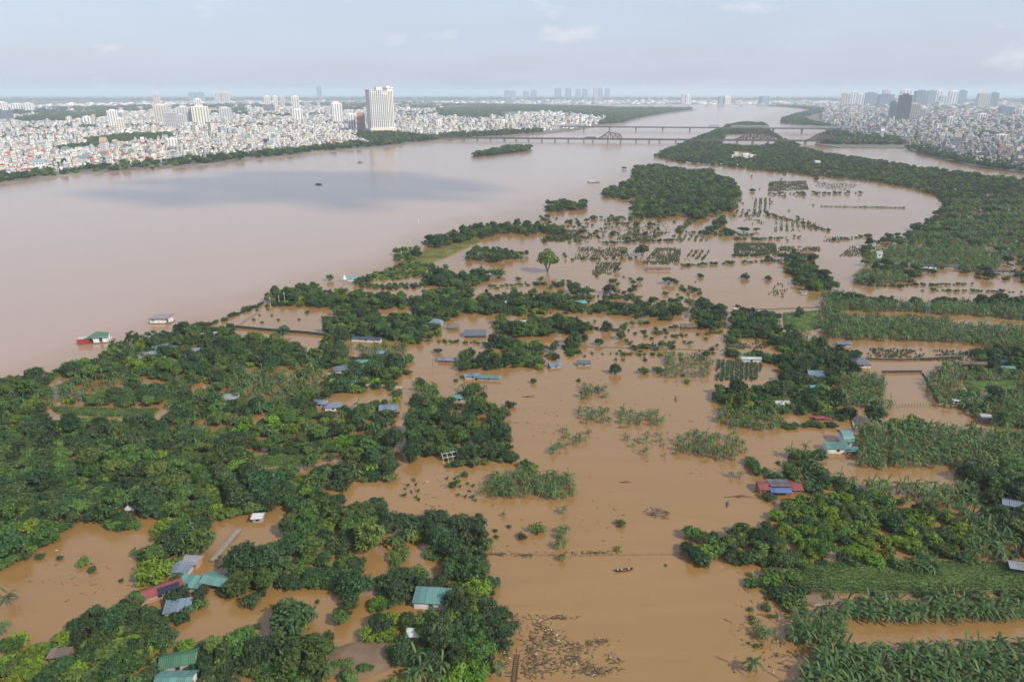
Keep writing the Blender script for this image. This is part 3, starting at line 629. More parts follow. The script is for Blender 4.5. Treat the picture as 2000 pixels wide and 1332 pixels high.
# -- single trees and bushes standing in the water
lone('tree', [(304,1128,76,2),(930,1165,66,2),(718,1245,44,2),(758,1245,44,2),(785,1218,46,2),(845,1240,74,2),(575,1235,100,0),(1703,825,62,0),(1748,832,32,2),(1778,832,36,2),(1790,835,34,1),
    (1042,748,14,0),(1070,532,52,1),(1203,730,34,0),(552,655,32,0),(615,570,26,1),(643,548,18,1),(1190,574,30,0),(1120,572,34,0),(1147,575,22,0),(1186,648,34,0),(1213,662,22,0),(1217,650,24,1),
    (1142,668,22,0),(1170,674,20,0),(1260,660,10,0),(1300,648,9,0),(1310,642,9,0),(1358,572,18,0),(1306,555,24,0),(1236,555,12,0),(1250,552,16,1),(1206,532,18,0),(1218,500,18,0),(1255,500,34,1),
    (1104,505,10,1),(1028,500,14,0),(1275,680,16,0),(1262,680,16,1),(1292,680,22,1),(1315,682,12,0),(855,690,16,0),(887,705,20,0),(1380,700,22,1),(950,572,12,0),(1452,455,20,0),(1478,452,12,0),
    (1502,510,14,0),(1045,690,22,0),(1025,700,26,1),(1080,688,24,0),(1085,702,20,0),(935,1015,20,1),(285,1085,24,1),(460,1115,22,0),(1218,331,8,0),(1196,369,12,0),(1214,372,10,0)])
lone('tree', [(rng.uniform(1025,1290), rng.uniform(432,470), rng.uniform(6,11), rng.integers(0,2)) for _ in range(62)])
forest([(918,305),(930,299),(960,295),(1000,286),(1036,288),(1030,294),(1000,297),(960,302)], 6, (.8,.2,0), (.8,1.6), bush=.3)
lone('tree', [(35,1262,50,2),(80,1275,46,2),(130,1258,48,2),(175,1268,44,2),(20,1300,52,2),(62,1310,50,2),(105,1325,50,1),(160,1305,48,2),(205,1290,44,1),(225,1325,52,0),(255,1262,44,2),(285,1245,40,1),(200,1245,46,2),(230,1240,36,2),(270,1300,40,1),
    (300,1270,36,2),(420,1270,46,1),(440,1290,50,0),(470,1262,40,1),(500,1300,60,0),(245,1190,30,0),(225,1205,34,0),(190,1208,40,0),(270,1210,30,0),(290,1200,30,1),(330,1225,28,0),(305,1195,22,2),(300,1235,26,1),(500,1132,34,0),(525,1122,38,1),(548,1110,38,0),(335,1085,50,0),(345,1060,60,0),(400,1030,40,0),
    (1340,1075,30,0),(1350,1050,40,1),(1380,1082,44,2),(740,1140,26,1),(800,1145,30,0),(830,1150,30,0),(880,1130,46,0),(895,1200,50,0),(920,1225,56,1),(940,1250,60,0),(905,1270,50,0),(870,1275,44,1),(840,1300,50,0),(815,1265,30,0),(955,1200,46,0),(745,1195,24,1),(760,1180,26,0)])
lone('bush', [(180,1115,18,0),(160,1103,26,1),(117,1092,14,0),(78,1090,18,0),(237,1135,10,0),(238,1015,30,0),(1050,1040,32,1),(1020,1052,20,0),(995,1030,10,0),(968,1038,10,0),(1207,1074,14,3),(1215,1026,22,1),
    (995,795,22,0),(1130,745,10,0),(1340,748,14,1),(1462,1140,30,1),(1510,1095,12,0),(1495,1190,22,0),(1512,1165,20,1),(1498,1170,12,0),(1475,1145,14,0),(970,1050,10,0),(962,1160,12,0),(1300,1105,6,0),
    (1255,680,16,0),(1240,683,18,0),(1115,695,16,0),(1040,708,18,0),(1258,730,22,1),(1285,728,22,1),(1335,735,8,0),(1140,575,26,0),(1095,560,20,0),(1455,545,20,0),(1500,547,16,0),(1440,600,10,0),
    (970,540,30,1),(950,548,22,0),(1055,548,14,1),(1060,556,10,0),(1010,500,10,0),(1102,498,8,0),(890,745,10,0),(720,590,10,0),(600,612,10,0),(690,605,12,0),(625,602,8,0),(885,950,18,0),(908,930,16,0),
    (1000,962,10,1),(925,912,14,1),(1470,1210,16,1),(1545,905,14,0),(1520,905,10,0),(1500,505,12,0),(1470,375,12,0),(1590,345,10,0),(1596,347,8,0),(1000,500,16,0),(1260,705,10,0),(895,942,12,3)])
forest([(728,1120),(745,1060),(762,1015),(800,1010),(815,1030),(800,1060),(775,1100),(750,1160),(735,1180)], 3.8, (.6,.3,.1), (.5,.9), bush=.4, er=False)
forest([(660,1160),(690,1145),(700,1180),(680,1230),(650,1250),(655,1200)], 3.6, (.7,.3,0), (.4,.75), bush=.5, er=False)
forest([(745,1140),(800,1100),(835,1090),(850,1110),(800,1150),(740,1215),(725,1205)], 3.8, (.5,.35,.15), (.5,.9), bush=.35, er=False)
erase([(x - 12, y) for x, y in lane] + [(x + 12, y) for x, y in lane[::-1]], .2)
lone('tree', [(588, 1216, 46, 0), (556, 1236, 30, 1)]); lone('bush', [(540,1190,16,0),(620,1176,10,0),(660,1195,14,1),(500,1225,14,0)])
lone('bush', [(rng.uniform(960,1400), rng.uniform(540,705), rng.uniform(4,15), rng.integers(0,3)) for _ in range(190)])
lone('bush', [(rng.uniform(1050,1290), rng.uniform(425,475), rng.uniform(5,14), rng.integers(0,3)) for _ in range(60)])
lone('bush', [(rng.uniform(1290,1600), rng.uniform(330,480), rng.uniform(4,9), rng.integers(0,3)) for _ in range(60)])
lone('bush', [(rng.uniform(470,600), rng.uniform(592,640), rng.uniform(4,9), 0) for _ in range(14)])
lone('bush', [(400 + (510 - 400) * t + rng.uniform(-6,6), 640 - 45 * t + rng.uniform(-3,3), rng.uniform(7,14), 0) for t in np.linspace(0, 1, 22)])
lone('bush', [(1605 + 160 * t, 404 + 3 * t, rng.uniform(3,6), 1) for t in np.linspace(0, 1, 34)])
lone('bush', [(rng.uniform(1460,1560), rng.uniform(1120,1290), rng.uniform(6,14), 1) for _ in range(22)])
for (xa, ya, xb, yb, n) in ((1060,470,1180,462,26),(1180,476,1330,470,30),(1120,508,1240,506,24),(1330,520,1520,510,34),(1440,470,1530,466,18),(1340,455,1470,462,22),(1500,420,1620,452,24),(1290,395,1240,440,14),(1500,380,1680,378,26),(1180,430,1300,424,24),(1620,470,1700,462,14),(1330,560,1400,640,20),
    (1430,500,1530,498,20),(1040,600,1180,604,26),(1190,612,1340,606,26),(860,668,960,672,20),(1130,640,1300,652,24),(1300,660,1410,650,18),(1700,560,1900,556,30),(1800,568,2000,572,26),(1100,690,1290,694,26),(960,560,1090,556,22)):
    lone('bush', [(xa + (xb - xa) * t + rng.uniform(-3, 3), ya + (yb - ya) * t + rng.uniform(-1, 1), rng.uniform(4, 11), rng.integers(0, 3)) for t in np.linspace(0, 1, int(n * 1.3)) if rng.random() < .75])
lone('banana', [(22,1180,42,0),(12,1235,36,1),(1466,1310,50,0),(1490,1245,40,1),(978,1320,46,2),(1100,1003,24,0),(985,1010,16,1)])

erase([(x - 18, y) for x, y in lane] + [(x + 16, y) for x, y in lane[::-1]], .2)
for cx, cy, w_, h_ in ((300,742,26,6),(390,758,22,10),(560,725,24,7),(150,902,24,9),(250,880,20,8),(640,905,30,9),(560,1000,26,8),(60,930,26,9),(700,850,18,7),(430,835,26,6),(330,700,22,7),(600,690,24,7),(520,860,26,7),(905,800,18,8),(930,870,20,7),(840,840,14,8)):
    erase([(cx - w_, cy), (cx - w_ * .4, cy - h_), (cx + w_ * .5, cy - h_ * .8), (cx + w_, cy + 1), (cx + w_ * .3, cy + h_), (cx - w_ * .6, cy + h_ * .7)], .8)
# ------------------------------------------------------------------ island houses and sheds
def sheet_mat(name, col, rust=.25, rough=.45):
    """painted corrugated sheet: per-sheet fade, rust streaks, ribs as fine relief"""
    m = bpy.data.materials.new(name); m.use_nodes = True; nt = m.node_tree; b = nt.nodes['Principled BSDF']
    tc = nt.nodes.new('ShaderNodeTexCoord'); oi = nt.nodes.new('ShaderNodeObjectInfo')
    n = nt.nodes.new('ShaderNodeTexNoise'); n.inputs['Scale'].default_value = .9; n.inputs['Detail'].default_value = 6; nt.links.new(tc.outputs['Object'], n.inputs['Vector'])
    mr = nt.nodes.new('ShaderNodeMapRange'); mr.inputs['From Min'].default_value = .5; mr.inputs['From Max'].default_value = .75; mr.inputs['To Max'].default_value = rust * 2.2
    nt.links.new(n.outputs['Fac'], mr.inputs['Value'])
    mx = nt.nodes.new('ShaderNodeMix'); mx.data_type = 'RGBA'; mx.inputs['A'].default_value = (*col, 1); mx.inputs['B'].default_value = (.16, .10, .07, 1)
    nt.links.new(mr.outputs['Result'], mx.inputs['Factor'])
    hs = nt.nodes.new('ShaderNodeHueSaturation'); mv = nt.nodes.new('ShaderNodeMapRange'); mv.inputs['To Min'].default_value = .8; mv.inputs['To Max'].default_value = 1.2
    nt.links.new(oi.outputs['Random'], mv.inputs['Value']); nt.links.new(mv.outputs['Result'], hs.inputs['Value']); nt.links.new(mx.outputs['Result'], hs.inputs['Color'])
    nt.links.new(hs.outputs[0], b.inputs['Base Color']); b.inputs['Roughness'].default_value = rough; b.inputs['Specular IOR Level'].default_value = .4
    wv = nt.nodes.new('ShaderNodeTexWave'); wv.inputs['Scale'].default_value = 1.6; nt.links.new(tc.outputs['Object'], wv.inputs['Vector'])
    bp = nt.nodes.new('ShaderNodeBump'); bp.inputs['Strength'].default_value = .5; bp.inputs['Distance'].default_value = .05
    nt.links.new(wv.outputs['Fac'], bp.inputs['Height']); nt.links.new(bp.outputs[0], b.inputs['Normal'])
    return m
RC = {'teal': (0.083, 0.191, 0.176), 'green': (0.044, 0.131, 0.073), 'grey': (0.196, 0.210, 0.224), 'slate': (0.096, 0.114, 0.139), 'red': (0.202, 0.054, 0.051), 'blue': (0.061, 0.133, 0.327), 'cyan': (0.099, 0.293, 0.322),
      'pale': (0.355, 0.391, 0.355), 'rust': (0.159, 0.095, 0.069), 'bluegrey': (0.125, 0.168, 0.219), 'white': (0.521, 0.528, 0.521), 'brown': (0.122, 0.093, 0.075), 'navy': (0.042, 0.060, 0.096)}
for k, c in RC.items(): M['roof_' + k] = sheet_mat('roof_' + k, c)
WC = {'white': (.62, .62, .60), 'ochre': (.36, .25, .10), 'grey': (.30, .30, .29), 'salmon': (.30, .19, .15), 'brick': (.26, .12, .08), 'cream': (.55, .50, .38), 'wood': (.13, .09, .06), 'dark': (.05, .05, .055), 'redpaint': (.30, .035, .045)}
for k, c in WC.items(): M['wall_' + k] = mat('wall_' + k, c, .85, .2, noise=.22, nscale=.8)
M['glass'] = mat('window_glass', (.02, .025, .03), .1, .6); M['post'] = mat('timber_post', (.14, .11, .08), .85, .2)
M['white_metal'] = mat('white_painted_metal', (.70, .70, .68), .5, .4, noise=.1, nscale=2); M['concrete'] = mat('concrete', (.21, .19, .16), .9, .2, noise=.25, nscale=1.2, bump=.2)
M['solar'] = mat('solar_glass', (.012, .016, .035), .12, .6)
SHEETS = {}
def roof_sheet(parent, x0, x1, ya, za, yb, zb, m, jit=.02):
    """one roofing sheet between eave (ya,za) and ridge (yb,zb)"""
    L = math.hypot(yb - ya, zb - za); key = (round(x1 - x0, 2), round(L, 2), m.name)
    if key not in SHEETS:
        b = MB(); n = 4; w = (x1 - x0)
        for i in range(n):                                        # shallow ribs
            a0 = w * i / n; a1 = w * (i + .5) / n; a2 = w * (i + 1) / n
            b.add([(a0, 0, 0), (a1, 0, .07), (a1, L, .07), (a0, L, 0)], [(0, 1, 2, 3)]); b.add([(a1, 0, .07), (a2, 0, 0), (a2, L, 0), (a1, L, .07)], [(0, 1, 2, 3)])
        b.add([(0, 0, -.02), (w, 0, -.02), (w, L, -.02), (0, L, -.02)], [(3, 2, 1, 0)])
        SHEETS[key] = b.mesh('roof_sheet', m)
    o = link('roof_sheet', SHEETS[key], parent)
    d = Vector((0, yb - ya, zb - za)).normalized(); nrm = Vector((1, 0, 0)).cross(d)
    R = Matrix(((1, d.x, nrm.x, 0), (0, d.y, nrm.y, 0), (0, d.z, nrm.z, 0), (0, 0, 0, 1)))
    o.matrix_local = Matrix.Translation((x0 + rnd.uniform(-.015, .015), ya, za + rnd.uniform(0, jit))) @ R
    return o
def house(px, py, wpx, ratio, h, deg, roof, rcol, wcol, label, phrase=None, pitch=.28, name='house', stilts=False, sheet_w=1.4, clear=True, over=.4, windows=1, z0=-1.6, base=0.0, cat=None):
    h = h * .72; p = at(px, py); w = wpx / px_size(p.x, p.y); d = w * ratio; rz = math.radians(deg)
    o = thing(name, (p.x, p.y, base), rz, label, cat or name.split('_')[-1]); hx, hy = w / 2, d / 2; rm, wm = M['roof_' + rcol], M['wall_' + wcol]
    if phrase: landmark(p, phrase)
    if clear: CLEAR.append((p.x, p.y, (max(w, d) + min(w, d)) * .25))
    if stilts:
        for sx in (-1, 1):
            for sy in (-1, 1):
                MB().box(sx * hx * .92 - .09, sx * hx * .92 + .09, sy * hy * .9 - .09, sy * hy * .9 + .09, z0, h).build('post', M['post'], o)
    else:
        MB().box(-hx, hx, -hy, hy, z0, h - .02).build('wall', wm, o)
        for i in range(windows):
            x = -hx + w * (i + .5) / windows; f = MB().box(x - .45, x + .45, -hy - .05, -hy - .004, h * .35, h * .35 + .8).build('window', M['post'], o)
            MB().box(x - .36, x + .36, -hy - .07, -hy - .052, h * .35 + .08, h * .35 + .72).build('pane', M['glass'], f)
    ex, ey = hx + over, hy + over; n = max(2, int(2 * ex / sheet_w)); sw = 2 * ex / n
    if roof == 'gable':
        zr = h + ey * pitch * 2
        for i in range(n):
            roof_sheet(o, -ex + i * sw, -ex + (i + 1) * sw - .02, -ey, h, 0, zr, rm); b = roof_sheet(o, -ex + i * sw, -ex + (i + 1) * sw - .02, ey, h, 0, zr, rm)
        MB().box(-ex - .02, ex + .02, -.16, .16, zr, zr + .1).build('ridge_cap', rm, o)
        if not stilts: MB().add([(-hx + .01, -hy, h - .05), (-hx + .01, hy, h - .05), (-hx + .01, 0, zr - .15), (-hx - .01, -hy, h - .05), (-hx - .01, hy, h - .05), (-hx - .01, 0, zr - .15)], [(0, 1, 2), (5, 4, 3)]).build('gable', wm, o); MB().add([(hx + .01, -hy, h - .05), (hx + .01, hy, h - .05), (hx + .01, 0, zr - .15), (hx - .01, -hy, h - .05), (hx - .01, hy, h - .05), (hx - .01, 0, zr - .15)], [(0, 1, 2), (5, 4, 3)]).build('gable', wm, o)
    elif roof == 'mono':
        zr = h + ey * 2 * pitch
        for i in range(n): roof_sheet(o, -ex + i * sw, -ex + (i + 1) * sw - .02, -ey, h, ey, zr, rm)
        MB().box(-ex + .1, ex - .1, ey - .12, ey - .02, h - .1, zr - .06).build('back_board', M['post'], o)
    elif roof == 'hip':
        zr = h + ey * pitch * 2.4; q = max(.2, ex - ey)
        for vs in ([(-ex, -ey, h), (ex, -ey, h), (q, 0, zr), (-q, 0, zr)], [(ex, ey, h), (-ex, ey, h), (-q, 0, zr), (q, 0, zr)], [(ex, -ey, h), (ex, ey, h), (q, 0, zr)], [(-ex, ey, h), (-ex, -ey, h), (-q, 0, zr)]):
            k = len(vs); lo = [(x, y, z - .12) for x, y, z in vs]
            MB().add(vs + lo, [tuple(range(k)), tuple(range(2 * k - 1, k - 1, -1))] + [(i, i + k, (i + 1) % k + k, (i + 1) % k) for i in range(k)]).build('roof_slope', rm, o)
    elif roof == 'barrel':
        b = MB(); K = 8
        for i in range(K):
            a0, a1 = math.pi * i / K, math.pi * (i + 1) / K
            y0, z0_, y1, z1 = -math.cos(a0) * ey, h + math.sin(a0) * ey * .55, -math.cos(a1) * ey, h + math.sin(a1) * ey * .55
            b.add([(-ex, y0, z0_), (ex, y0, z0_), (ex, y1, z1), (-ex, y1, z1), (-ex, y0, z0_ - .08), (ex, y0, z0_ - .08), (ex, y1, z1 - .08), (-ex, y1, z1 - .08)], [(0, 1, 2, 3), (7, 6, 5, 4), (0, 4, 5, 1), (3, 2, 6, 7), (0, 3, 7, 4), (1, 5, 6, 2)])
        b.build('roof', rm, o)
    elif roof == 'flat':
        MB().box(-ex, ex, -ey, ey, h, h + .16).build('roof', rm, o)
        for sx in (-1, 1): MB().box(sx * ex - .08, sx * ex + .08, -ey, ey, h + .162, h + .4).build('parapet', wm, o)
    return o
CLEAR = []
# foreground left farmstead
h = house(312,1162,80,.34,2.3,33,'gable','red','salmon','long red-roofed farmhouse with solar panels beside the lime tree','the red solar-roofed farmhouse',.2)
for i in range(5):
    for j in range(2):
        zz = 1.66 + (j * .9 + .35) * .4 + .12
        s = MB().box(-.42, .42, -.42, .42, 0, .04).build('solar_panel', M['solar'], h); s.matrix_local = Matrix.Translation((.2 + i * .92, -2.05 + j * .9, zz + .12)) @ Matrix.Rotation(.38, 4, 'X')
house(425,1142,48,.62,2.4,-14,'gable','teal','wood','open teal-roofed pavilion on posts beside the farmhouse','the teal pavilion on posts',.2,'pavilion',True)
house(375,1146,44,.6,2.0,-8,'mono','teal','grey','faded teal lean-to shed between farmhouse and pavilion','the faded teal lean-to',.12,'shed')
house(350,1196,44,.62,2.4,12,'mono','bluegrey','ochre','grey-roofed hut with ochre walls in the flooded yard','the ochre-walled hut',.12,'hut')
house(376,1104,30,.7,2.2,-8,'flat','grey','salmon','small salmon brick hut with flat grey roof','the small salmon hut',name='hut')
house(356,1118,34,.7,1.9,-6,'mono','bluegrey','grey','low blue-grey roofed shed beside the salmon hut',None,.1,'shed')
house(352,1300,60,.55,2.6,14,'gable','green','grey','green-roofed house half hidden by lime trees at bottom','the dark green-roofed house',.24)
house(345,1342,66,.6,2.6,2,'gable','teal','white','teal-roofed house cut by the bottom edge','the bottom-edge teal house',.2)
house(120,1288,34,.5,2.4,8,'mono','brown','wood','small brown shelter among lime trees at lower left','the small brown shelter',.1,'shelter',True)
house(845,1178,66,.5,2.6,-5,'mono','teal','white','dark teal-roofed house with white wall among fruit trees','the teal house among fruit trees',.16)
house(808,1246,20,.9,2.0,0,'flat','white','grey','tiny white-topped outhouse between lime trees',None,name='outhouse')
house(505,1016,18,.8,1.8,5,'flat','white','grey','small white-framed box hut above the grey causeway',None,name='hut')
house(258,1000,14,.8,1.8,0,'flat','white','grey','small white box hut at the wood edge above the pond',None,name='hut')
# left wood
house(325,684,46,.4,2.4,24,'mono','teal','brick','long teal-roofed shed near the river trees','the long riverside teal shed',.12,'shed')
house(290,697,34,.4,2.0,22,'mono','grey','grey','low grey shed beside the long teal shed',None,.12,'shed')
house(388,694,42,.6,2.2,6,'hip','bluegrey','white','blue-grey hipped-roof house in the left wood','the hipped-roof house in the wood',.26)
house(405,657,40,.16,1.6,22,'mono','white','grey','narrow white roof strip among trees near the shore',None,.1,'shed')
house(452,784,28,.6,2.2,20,'mono','grey','grey','small grey slanting-roofed hut in the banana grove','the grey banana-grove hut',.2,'hut')
house(627,792,24,.7,2.0,-4,'gable','bluegrey','grey','leftmost of three blue-grey roofs below the flooded yard','the leftmost blue-grey roof',.2)
house(652,798,30,.7,2.0,8,'hip','bluegrey','white','middle of three blue-grey roofs below the flooded yard',None,.2)
house(760,803,34,.7,2.2,6,'gable','bluegrey','grey','rightmost of three blue-grey roofs, beside the canal','the blue-grey roof beside the canal',.16)
house(667,727,28,.6,2.2,30,'mono','slate','grey','slate shed at the left of the junk yard','the slate shed by the junk yard',.14,'shed')
house(712,712,38,.4,2.2,10,'gable','teal','grey','teal-edged shed in the junk yard','the junk-yard shed',.16,'shed')
house(706,734,26,.3,2.0,24,'mono','cyan','white','narrow cyan roof among the junk',None,.14,'shed')
house(748,694,18,.8,2.0,-6,'gable','bluegrey','grey','small blue-grey roof above the junk yard',None,.2,'shed')
house(655,748,14,.6,1.6,0,'flat','white','white','small white kiosk left of the junk-yard wall',None,name='kiosk')
house(688,748,12,.6,1.6,0,'flat','teal','white','tiny teal-topped kiosk on the junk-yard wall',None,name='kiosk')
house(716,666,58,.16,1.8,-8,'mono','navy','white','long low blue shed with white wall above the banana patch','the long low blue shed',.1,'shed')
# middle fields
house(852,635,24,.7,2.2,-12,'hip','bluegrey','grey','blue-teal hipped roof at the edge of the wood','the blue-teal hipped roof',.3)
house(885,642,22,.7,1.8,0,'hip','brown','wood','thatched open hut right of the blue-teal roof',None,.3,'hut',True)
house(928,655,40,.6,1.2,2,'barrel','slate','dark','dark arched tarpaulin shelter standing in the water','the dark arched shelter',name='shelter')
house(873,706,32,.5,1.6,-4,'gable','bluegrey','brick','low blue-grey house in the flood left of the lane','the low blue-grey flooded house',.16)
house(955,742,44,.18,1.6,-6,'mono','teal','grey','long narrow teal roof reaching into the open water','the narrow teal roof in open water',.12,'shed')
house(922,738,30,.5,2.0,12,'gable','bluegrey','grey','blue-grey roof left of the narrow teal roof',None,.16)
house(897,782,28,.6,2.2,4,'gable','teal','grey','teal roof under trees in the central clump','the teal roof in the central clump',.2)
house(1083,716,22,.7,1.4,20,'gable','bluegrey','grey','blue-roofed hut standing alone in the flood','the lone blue-roofed hut',.24,'hut')
house(1140,713,24,.5,1.6,0,'mono','slate','grey','slate mono-pitch hut standing in open water','the lone slate hut',.1,'hut')
house(1135,597,20,.6,2.4,14,'mono','cyan','wood','bright cyan roof in the tree row','the bright cyan roof',.14,'shed')
house(1026,636,16,.7,2.4,10,'gable','pale','white','pale house in the second tree row','the pale house in the tree row',.3)
house(992,597,10,.8,2.4,0,'gable','pale','white','small pale gable in the first tree row',None,.3)
house(1285,528,46,.3,1.2,-2,'gable','rust','cream','long rust-brown flooded house in mid field','the long rust-brown flooded house',.2)
house(1345,641,30,.4,1.4,0,'gable','brown','wood','brown thatched hut in the flooded field','the brown thatched field hut',.3,'hut')
house(692,547,26,.5,1.6,10,'gable','cyan','white','cyan-roofed boathouse at the river edge','the cyan-roofed boathouse',.16)
house(978,504,16,.5,1.4,0,'gable','grey','white','tiny grey gable under the small island trees',None,.3,'hut')
house(1570,497,34,.4,1.6,0,'gable','rust','wood','rust-brown hut behind the dark tree clump','the far rust-brown hut',.24,'hut')
# right side
house(1632,880,42,.56,2.6,-4,'gable','teal','white','wide teal-roofed barn of the farm complex','the wide teal barn',.12,'barn')
house(1649,864,16,2.2,3.0,-6,'barrel','teal','white','narrow arched teal hall beside the wide barn',None,name='hall',clear=False)
house(1664,886,20,.6,2.0,-4,'mono','teal','brick','small teal lean-to at the right of the barn',None,.16,'shed')
house(1520,958,80,.34,2.2,-2,'gable','red','brick','red-roofed riverside house with a blue awning','the red blue-awninged house',.2)
house(1523,966,36,.3,1.9,-2,'mono','blue','wood','blue tarpaulin awning in front of the red-roofed house',None,.3,'awning',True,clear=False)
house(1519,957,34,.62,3.4,-2,'mono','slate','wood','slate sheet roof across the middle of the red house',None,.02,'canopy',True,clear=False)
house(1525,794,26,.6,2.2,-2,'gable','pale','white','pale blue-white roofed house by the banana field','the pale blue-white house',.2)
house(1605,820,26,.4,1.4,-4,'gable','red','brick','small red roof in the flooded yard','the small red roof in the yard',.16,'shed')
house(1592,736,30,.7,2.4,-6,'gable','bluegrey','white','blue-grey roofed house inside the dark grove','the blue-grey house in the dark grove',.2)
house(1602,742,16,.5,1.8,-6,'mono','blue','grey','bright blue awning below the grove house',None,.2,'awning',True,clear=False)
house(1590,760,16,.5,1.6,0,'gable','cyan','wood','small pale cyan roof in the lime orchard',None,.2,'shed')
house(1680,714,30,.8,2.2,-10,'hip','slate','white','dark slate hipped-roof villa with white gable','the slate hipped-roof villa',.3)
house(1648,676,26,.4,1.8,0,'mono','bluegrey','grey','grey-blue shed above the villa','the shed above the villa',.1,'shed')
house(1466,706,36,.34,2.2,-3,'gable','pale','white','pale green long-roofed house by the vegetable rows','the pale green long house',.14)
house(1480,618,14,1.0,2.4,10,'hip','teal','wood','small dark teal roof in the walled grove','the dark teal roof in the grove',.4,'hut')
house(1436,612,7,.8,3.4,0,'flat','white','white','small white water tower at the lane corner',None,name='water_tower')
house(1864,788,10,.8,2.0,0,'flat','white','white','small white hut on the pond dike','the small white hut on the dike',name='hut')
house(1928,820,26,.6,2.0,-8,'flat','pale','grey','grey-green flat-roofed pump house at the pond end','the flat-roofed pump house')
house(1965,724,24,.5,2.2,0,'gable','teal','grey','teal-roofed house near the right edge','the right-edge teal house',.16)
house(1905,716,64,.14,2.0,-4,'gable','brown','wood','long brown thatched shed by the lane','the long thatched shed',.3,'shed')
house(1962,712,16,.6,2.2,0,'gable','bluegrey','grey','blue-grey roof behind the teal-roofed house',None,.2)
house(1810,524,34,.3,2.4,-2,'gable','navy','white','dark blue long shed in the far plantation','the dark blue plantation shed',.16,'shed')
house(1862,524,40,.24,2.2,-4,'gable','slate','grey','slate long shed right of the dark blue shed',None,.16,'shed')
house(1956,534,44,.2,2.2,-2,'gable','navy','grey','long navy shed at the right beyond the pale fields','the long navy shed',.14,'shed')
house(1988,1116,36,.6,2.4,-16,'gable','grey','dark','grey hut with dark wall at the right edge of the meadow','the grey hut at the meadow edge',.2,'hut')
house(1972,996,30,.6,3.0,-24,'gable','bluegrey','grey','blue-grey roof poking out of the right-hand wood','the blue-grey roof in the right wood',.3)
house(1715,503,10,.9,3.6,0,'gable','pale','white','small white house on the far bank meadow','the small white meadow house',.5)
house(1570,573,10,.5,1.4,0,'flat','grey','white','small grey flat hut by the banana corner',None,name='hut',clear=False)
for i in range(9): house(1346 + i * 16, 318.5 + i * 1.0, 14, .35, 2.2, -6, 'gable', ('white', 'pale', 'bluegrey')[i % 3], 'white', f'{ordinal(i + 1)} from the left in the row of pale sheds below the far wood', 'the row of pale sheds' if i == 4 else None, .16, 'shed', sheet_w=6, windows=0, clear=False)
for i, (x, y, w) in enumerate(((1436, 302, 9), (1456, 305, 12), (1470, 308, 14), (1426, 308, 10), (1595, 320, 12))):
    house(x, y, w, .6, 4.5, 5 * i, 'gable', 'white', 'white', ('leftmost tall', 'middle tall', 'right low', 'front low', 'separate')[i] + ' white building inside the far island wood', None, .2, sheet_w=9, windows=0)
# extra survey landmarks
landmark(at(1217,1110), 'the rowing boat'); landmark(at(1282,1002), 'the floating log pile'); landmark(at(150,1120), 'the left orange pond')
landmark(at(605,1180), 'the brown canal pool'); landmark(at(1800,1125), 'the green meadow'); landmark(at(1850,1235), 'the brown banana pond')
landmark(at(1780,925), 'the orchard pond'); landmark(at(480,1040), 'the grey causeway'); landmark(at(715,960), 'the small canal-side pool')
landmark(at(205,803), 'the grass strip in the wood'); landmark(at(780,1000), 'the canal bend'); landmark(at(880,890), 'the white hoop frame'); landmark(at(1040,945), 'the banana islet'); landmark(at(1720,770), 'the walled pond')
landmark(at(1080,1250), 'the floating debris field'); landmark(at(555,615), 'the walled riverside pond')
# ------------------------------------------------------------------ vegetation: planting
def all_pl(k):
    A = np.concatenate(PL[k]) if PL[k] else np.zeros((0, 4))
    keep = np.array([inside_view(x, y, 3, 260) for x, y in A[:, :2]], bool); A = A[keep]
    for (hx, hy, hr) in CLEAR:                                   # yards and houses: no plant on a roof or just in front of it
        dx, dy = A[:, 0] - hx, A[:, 1] - hy
        L = math.hypot(hx, hy); fx, fy = -hx / L, -hy / L
        fwd = dx * fx + dy * fy; sd = np.abs(dx * fy - dy * fx)
        big = {'tree': 3.2, 'bush': .4, 'banana': 2.0}[k]
        bad = (sd < hr + (.4 if k != 'tree' else 1.2)) & (fwd > -hr - (1.0 if k == 'tree' else 0)) & (fwd < hr + big)
        A = A[~bad]
    d = np.hypot(A[:, 0], A[:, 1]); vis = np.array([inside_view(x, y, 1.5, 0) for x, y in A[:, :2]], bool); return A[np.argsort(-(A[:, 2] / d) - 10.0 * vis)]
